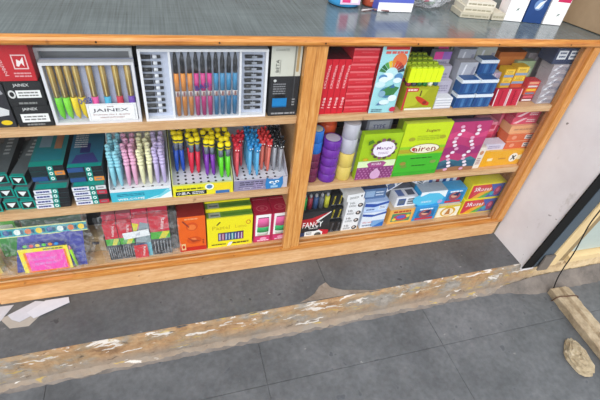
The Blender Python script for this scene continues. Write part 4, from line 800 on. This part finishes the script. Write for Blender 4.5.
for k in range(12):
    c = ['#b9c4d4', '#2f4a84', '#dfe4ec', '#4a6fa8', '#c8ccd8', '#8a2f4a'][k % 6]
    carton('thin_carton', f'thin upright carton edge behind the blue boxes, {["first","second","third","fourth","fifth","sixth","seventh","eighth","ninth","tenth","eleventh","twelfth"][k]} from the left', 'box', .856+k*.0152, .8706+k*.0152, .104, .07, S3_, .150, c, [('r', .2, .1, .8, .9, c)], [('r', .25, 0, .75, 1, ['#8fa0b8', '#5a7ab0', '#b8c4d8'][k % 3])], top=c, group='thin cartons behind the blue boxes')
rose = [('r', .03, .05, .97, .93, '#c8452f'), ('p', [(.03, .05), (.3, .05), (.55, .5), (.42, .93), (.03, .93)], '#cf3f4a'), ('p', [(.1, .05), (.5, .05), (.62, .6), (.3, .4)], '#e8a62c'), ('p', [(.30, .05), (.6, .05), (.7, .5), (.5, .35)], '#5aa84a'), ('p', [(.5, .05), (.97, .05), (.97, .93), (.55, .93), (.68, .5)], '#4a5fae'), ('e', .82, .45, .10, .30, '#a8406a'), ('e', .82, .52, .05, .14, '#d8708a'), ('e', .68, .3, .06, .14, '#3aa0c0'), ('t', '3Roses', .36, .66, .50, '#f2eef4', 0, .28)]
for k in range(2):
    carton('roses_box', ['yellow box with red to blue picture lettered 3 Roses, lower one', 'yellow box with red to blue picture, upper one at the right frame'][k], 'box', 1.0440+.006*k, 1.204+.001*k, .040+.001*k, .05, S3_+k*.0745, .074, '#e8d92a', rose, top='#e6dc3a', group='3 Roses boxes')
carton('olive_box', 'olive dark box lying at the back over the 3 Roses boxes', 'box', 1.06, 1.18, .115, .06, S3_, .165, '#6a6244')
# ------------------------------------------------------------------ items on the countertop
Z = .8008
e = empty('plastic_tub', (.508, .268, Z), 'round blue plastic tub with coloured label on the counter', 'tub')
b = MB(); b.lathe([(.040, 0), (.046, .003), (.047, .012), (.047, .09)], P('#3f93c8', .2), 28); b.prints((-.03, -.0475, .010), (1, 0, 0), (0, 0, 1), [('r', 0, 0, 1, 1, '#d6c3dc'), ('r', .1, .1, .5, .9, '#d8407a'), ('r', .55, .1, .9, .9, '#e8e4ee')], .06, .05); b.build('body', e)
b = MB(); b.lathe([(.049, .0902), (.049, .10), (.046, .104)], P('#e8e8ec', .3), 28); b.build('lid', e)
e = empty('red_jar', (.588, .262, Z), 'small red brown jar between the tub and the blue white carton', 'jar')
b = MB(); b.lathe([(.021, 0), (.024, .003), (.024, .05)], P('#b8553c', .3), 20); b.prints((-.012, -.0245, .015), (1, 0, 0), (0, 0, 1), [('r', 0, 0, 1, 1, '#d89a7a')], .024, .02); b.build('body', e)
b = MB(); b.lathe([(.0245, .0502), (.0245, .06)], P('#e9c9b0', .4), 20); b.build('lid', e)
for k, (x, y, rz, c) in enumerate([(.558, .205, 20, '#b9b4b4'), (.600, .203, -15, '#8c6a6a')]):
    b = MB(); b.tube([(-.022, 0, .003), (.022, 0, .003)], [.0028, .0018], c, 6); tag(b.build('pen_refill', loc=(x, y, Z), rot=(0, 0, R(rz))), ['thin grey pen lying on the counter in front of the tub', 'thin brown pen lying on the counter beside the jar'][k], 'pen')
carton('blue_white_carton', 'carton with violet blue upper part and white base on the counter', 'box', .5865, .6960, .202, .08, Z, .11, '#5a68c0', [('r', 0, 0, 1, .22, '#f2f2f6'), ('r', .0, .22, 1, 1, '#5b69c2'), ('r', .1, .5, .9, .9, '#e8e8f2')])
def bag(name, label, c, r, cols, seed):
    rnd = random.Random(seed); e = empty(name, c, label, 'bag')
    b = MB(); seg, rg = 16, 10; vs = []
    for i in range(rg+1):
        a = PI*i/rg
        for j in range(seg):
            t = 2*PI*j/seg; q = 1+.13*math.sin(5*t+3*a+seed)+rnd.uniform(-.07, .07)
            vs.append((r[0]*math.sin(a)*math.cos(t)*q, r[1]*math.sin(a)*math.sin(t)*q, max(.0005, r[2]+r[2]*math.cos(a)*q)))
    b.add(vs, [(i*seg+j, (i+1)*seg+j, (i+1)*seg+(j+1) % seg, i*seg+(j+1) % seg) for i in range(rg) for j in range(seg)], M_filmbag, False); b.build('clear_film', e)
    b = MB()
    for k in range(12):
        a = rnd.uniform(0, 6.28); q = rnd.uniform(.1, .62)
        b.blob((r[0]*q*math.cos(a), r[1]*q*math.sin(a), r[2]*rnd.uniform(.3, 1.3)+.004), (r[0]*.26, r[1]*.22, r[2]*.25), cols[k % len(cols)], 7, 4)
    b.build('contents', e)
M_filmbag = filmmat('wrinkled_bag_film', .3)
bag('plastic_bag', 'clear plastic bag of pink and red sweets beside the blue white carton', (.775, .262, Z), (.068, .05, .04), ['#d8c8cc', '#c84a5c', '#8aa08a', '#e3dfe3', '#dcdce0'], 3)
bag('plastic_bag', 'clear plastic bag of pale packets further back on the counter', (.885, .335, Z), (.055, .05, .05), ['#cfc9bc', '#a8a094', '#d8d2c4', '#e0ddd6'], 8)
for k in range(3):
    carton('tray_bundle', f'cream wrapped bundle on the counter, {["bottom","middle","top"][k]} of the pile', 'bundle', .840+.01*k, .935+.008*k, .162+.006*k, .07, Z+k*.0145, .0142, ['#bdb7a4', '#cbc5b4', '#d5d0c2'][k], [('lines', .05, .3, .95, .6, 1, '#9a947f')], rot=(0, 0, -9), group='cream wrapped bundles')
carton('tray_bundle', 'short cream bundle lying right of the cream pile', 'bundle', .940, .980, .150, .06, Z, .020, '#c6c0ae', [('lines', .05, .3, .95, .6, 1, '#a39d88')], rot=(0, 0, -6))
carton('orange_box', 'orange and white box behind the cream bundles on the counter', 'box', .925, .990, .262, .05, Z, .11, '#e56a28', [('r', 0, 0, 1, .22, '#e8e2dc'), ('p', [(.4, .3), (.55, .6), (.65, .3)], '#f6ead8')])
leaf = lambda a, b_: [('p', [(a-.10, b_-.03), (a, b_-.012), (a+.10, b_+.02), (a, b_+.012)], '#1f5a4a'), ('p', [(a-.07, b_+.03), (a, b_), (a+.06, b_-.035), (a+.01, b_+.01)], '#1f5a4a')]
carton('medicine_carton', 'white carton with orange red panel and green leaf mark, left of three', 'box', .9835, 1.0400, .146, .05, Z, .17, W_, [('r', .2, .36, .95, 1, '#d8694a'), ('r', .35, .45, .8, .9, '#e8907a'), ('r', .0, .48, .2, 1, '#e8832c')]+leaf(.55, .2), rot=(0, 0, -12), group='white cartons with leaf mark')
carton('medicine_carton', 'navy blue carton with white sketch between the two white cartons', 'box', 1.0440, 1.1040, .134, .05, Z, .17, '#24447c', [('lines', .15, .62, .85, .85, 3, '#8fa8d0'), ('lines', .2, .5, .6, .54, 1, '#c4d0e6'), ('e', .5, .30, .24, .09, '#6f8fc0'), ('p', [(.35, .24), (.5, .34), (.8, .40), (.55, .24)], '#dfe8f4')], rot=(0, 0, -12))
carton('medicine_carton', 'white carton with magenta panel and green leaf mark, right of three', 'box', 1.1080, 1.1680, .121, .05, Z, .17, W_, [('r', .3, .38, .98, 1, '#c42a5c'), ('r', .42, .46, .9, .58, '#7a2a4a'), ('r', .45, .64, .85, .9, '#e08aa8'), ('t', 'cal', .14, .55, .12, '#4a5aa8', 90)]+leaf(.62, .17), rot=(0, 0, -12), group='white cartons with leaf mark')
b = printed_box(.26, .24, .26, '#9a8368', L=[('t', 'C8F', .62, .38, .22, '#3a302a', 0, .10), ('r', .0, .97, 1, 1, '#8a7358'), ('lines', .3, .7, .7, .8, 2, '#6a5844')])
tag(b.build('cardboard_carton', loc=(1.385, .028, Z), rot=(0, 0, R(14)), bevel=.002), 'brown cardboard carton with dark handwriting at the right end of the counter', 'box')

# ------------------------------------------------------------------ ground objects
def card(pts, z, c, label, t=.0007):
    b = MB(); n = len(pts); cxx = sum(p[0] for p in pts)/n; cyy = sum(p[1] for p in pts)/n
    b.add([(x-cxx, y-cyy, 0) for x, y in pts]+[(x-cxx, y-cyy, t) for x, y in pts], [tuple(range(n-1, -1, -1)), tuple(range(n, 2*n))]+[(i, (i+1) % n, (i+1) % n+n, i+n) for i in range(n)], c)
    tag(b.build('card_piece', loc=(cxx, cyy, z)), label, 'card', 'torn card pieces on the ledge')
card([(-.534, -.050), (-.500, -.090), (-.452, -.092), (-.428, -.062), (-.450, -.045), (-.50, -.040)], .0004, '#a39c94', 'grey brown card piece with cut corners, lowest of the pile on the ledge')
card([(-.60, -.060), (-.53, -.062), (-.505, -.008), (-.60, -.006)], .0012, '#b5b6bf', 'grey white card strip at the far left of the pile')
card([(-.514, -.044), (-.500, -.062), (-.478, -.074), (-.440, -.052), (-.425, -.012), (-.448, -.006)], .0022, '#b9bac4', 'pale card strip in the middle of the pile')
card([(-.464, -.046), (-.442, -.070), (-.400, -.052), (-.352, -.031), (-.357, -.010), (-.42, -.010)], .0032, '#c2c3cd', 'pale card strip on top reaching furthest right')
# weathered block with groove and cord
A = Vector((1.372, -.262, 0)); Bv = Vector((1.475, -.262, 0))
dirv = Vector((-.035, -.26, 0)).normalized()
e = empty('stone_block', (1.412, -.250, -.1198), 'long weathered grooved block lying on the paving with a cord round it', 'block', rot=(0, 0, R(-4)))
b = MB(); b2 = random.Random(2); prof = [(-.040, 0), (-.042, .030), (-.036, .036), (-.014, .037), (-.010, .030), (-.003, .030), (.002, .040), (.022, .041), (.026, .033), (.038, .034), (.043, .026), (.042, 0)]
M_ = len(prof); N = 22; vs = []
for i in range(N+1):
    y = -.40*i/N
    for (x, z) in prof: vs.append((x+b2.uniform(-.0015, .0015), y+(b2.uniform(-.006, .004) if i in (0,) else 0), max(0, z+b2.uniform(-.0012, .0012)*(z > 0))))
b.add(vs, [(i*M_+j, (i+1)*M_+j, (i+1)*M_+(j+1) % M_, i*M_+(j+1) % M_) for i in range(N) for j in range(M_)]+[tuple(range(M_)), tuple(range(N*M_+M_-1, N*M_-1, -1))], M_block)
b.build('grooved_body', e)
b = MB(); b.tube([(-.050, -.035, .002), (-.046, -.040, .030), (-.038, -.043, .040), (-.012, -.047, .0415), (.012, -.049, .045), (.030, -.050, .043), (.046, -.050, .032), (.049, -.048, .004)], .0022, P('#5b4234', .6), 6); b.build('binding_cord', e)
b = MB(); rnd = random.Random(11); seg, rg = 18, 9; vs = []
prof2 = lambda t: 1+.10*math.sin(2*t+.6)+.07*math.sin(3*t+2)+.05*math.sin(5*t)
for i in range(rg+1):
    a = (PI/2)*i/rg
    for j in range(seg):
        t = 2*PI*j/seg; r = prof2(t)*(math.cos(a)**.55)*rnd.uniform(.90, 1.08)
        if i == 0: r = prof2(t)
        x, y = .066*r*math.cos(t), .043*r*math.sin(t)
        vs.append((x, y, .030*math.sin(a)*rnd.uniform(.85, 1.1) if i else 0))
b.add(vs, [(i*seg+j, i*seg+(j+1) % seg, (i+1)*seg+(j+1) % seg, (i+1)*seg+j) for i in range(rg) for j in range(seg)], M_stone, False)
tag(b.build('stone', loc=(1.272, -.508, -.1198), rot=(0, 0, R(65))), 'rough ochre stone lying on the paving beside the grooved block', 'stone')
# cable
cu = bpy.data.curves.new('cable', 'CURVE'); cu.dimensions = '3D'; cu.bevel_depth = .0022; cu.bevel_resolution = 2
pts = [(1.30, -.243, .60), (1.316, -.240, .45), (1.323, -.237, .329), (1.322, -.235, .270), (1.342, -.235, .193), (1.366, -.235, .104), (1.367, -.235, .026), (1.381, -.237, -.05), (1.392, -.242, -.095), (1.398, -.244, -.1165), (1.408, -.247, -.1170)]
sp = cu.splines.new('NURBS'); sp.points.add(len(pts)-1); sp.use_endpoint_u = True; sp.order_u = 4
for p_, q in zip(sp.points, pts): p_.co = (*q, 1)
o = bpy.data.objects.new('cable', cu); COL.objects.link(o)
dg = bpy.context.evaluated_depsgraph_get(); me = bpy.data.meshes.new_from_object(o.evaluated_get(dg)); bpy.data.objects.remove(o)
me.materials.clear(); me.materials.append(P('#1a1a1c', .5)); o = bpy.data.objects.new('cable', me); COL.objects.link(o)
tag(o, 'thin black cable hanging past the door panel down to the grooved block', 'cable')

# ------------------------------------------------------------------ light, camera
w = bpy.data.worlds.new('sky'); bpy.context.scene.world = w; w.use_nodes = True
nt = w.node_tree; nt.nodes.clear(); out = nt.nodes.new('ShaderNodeOutputWorld'); bg = nt.nodes.new('ShaderNodeBackground')
tc = nt.nodes.new('ShaderNodeTexCoord'); sx = nt.nodes.new('ShaderNodeSeparateXYZ'); rp = nt.nodes.new('ShaderNodeValToRGB')
nt.links.new(tc.outputs['Generated'], sx.inputs[0]); nt.links.new(sx.outputs['Z'], rp.inputs['Fac'])
rp.color_ramp.elements[0].color = (.62, .64, .68, 1); rp.color_ramp.elements[1].color = (1.0, 1.01, 1.04, 1); rp.color_ramp.elements[1].position = .6
nt.links.new(rp.outputs[0], bg.inputs[0]); bg.inputs[1].default_value = 1.15; nt.links.new(bg.outputs[0], out.inputs[0])
sn = bpy.data.lights.new('sun', 'SUN'); sn.energy = 1.6; sn.angle = R(50); sn.color = (1, .97, .92)
so = bpy.data.objects.new('sun', sn); COL.objects.link(so)
so.rotation_euler = Vector((.45, .80, -.62)).to_track_quat('-Z', 'Y').to_euler(); so.location = (0, -3, 3)

cam = bpy.data.cameras.new('camera'); co = bpy.data.objects.new('camera', cam); COL.objects.link(co)
cam.sensor_width = 36; cam.sensor_fit = 'HORIZONTAL'; cam.lens = 36*416/600; cam.clip_start = .02
CAMX = Vector((.956, -.272, .108)); CAMY = Vector((-.098, -.645, -.758)); CAMF = Vector((.276, .714, -.644))
Xc = CAMX.normalized(); Fc = (CAMF-CAMF.dot(Xc)*Xc).normalized(); Uc = Xc.cross(Fc)
m = Matrix((( Xc.x, Uc.x, -Fc.x, 0), (Xc.y, Uc.y, -Fc.y, -.925), (Xc.z, Uc.z, -Fc.z, 1.131), (0, 0, 0, 1)))
co.matrix_world = m
sc = bpy.context.scene; sc.camera = co
sc.view_settings.view_transform = 'Standard'; sc.view_settings.look = 'None'; sc.view_settings.gamma = 1; sc.view_settings.use_curve_mapping = False
sc.view_settings.exposure = 0.42
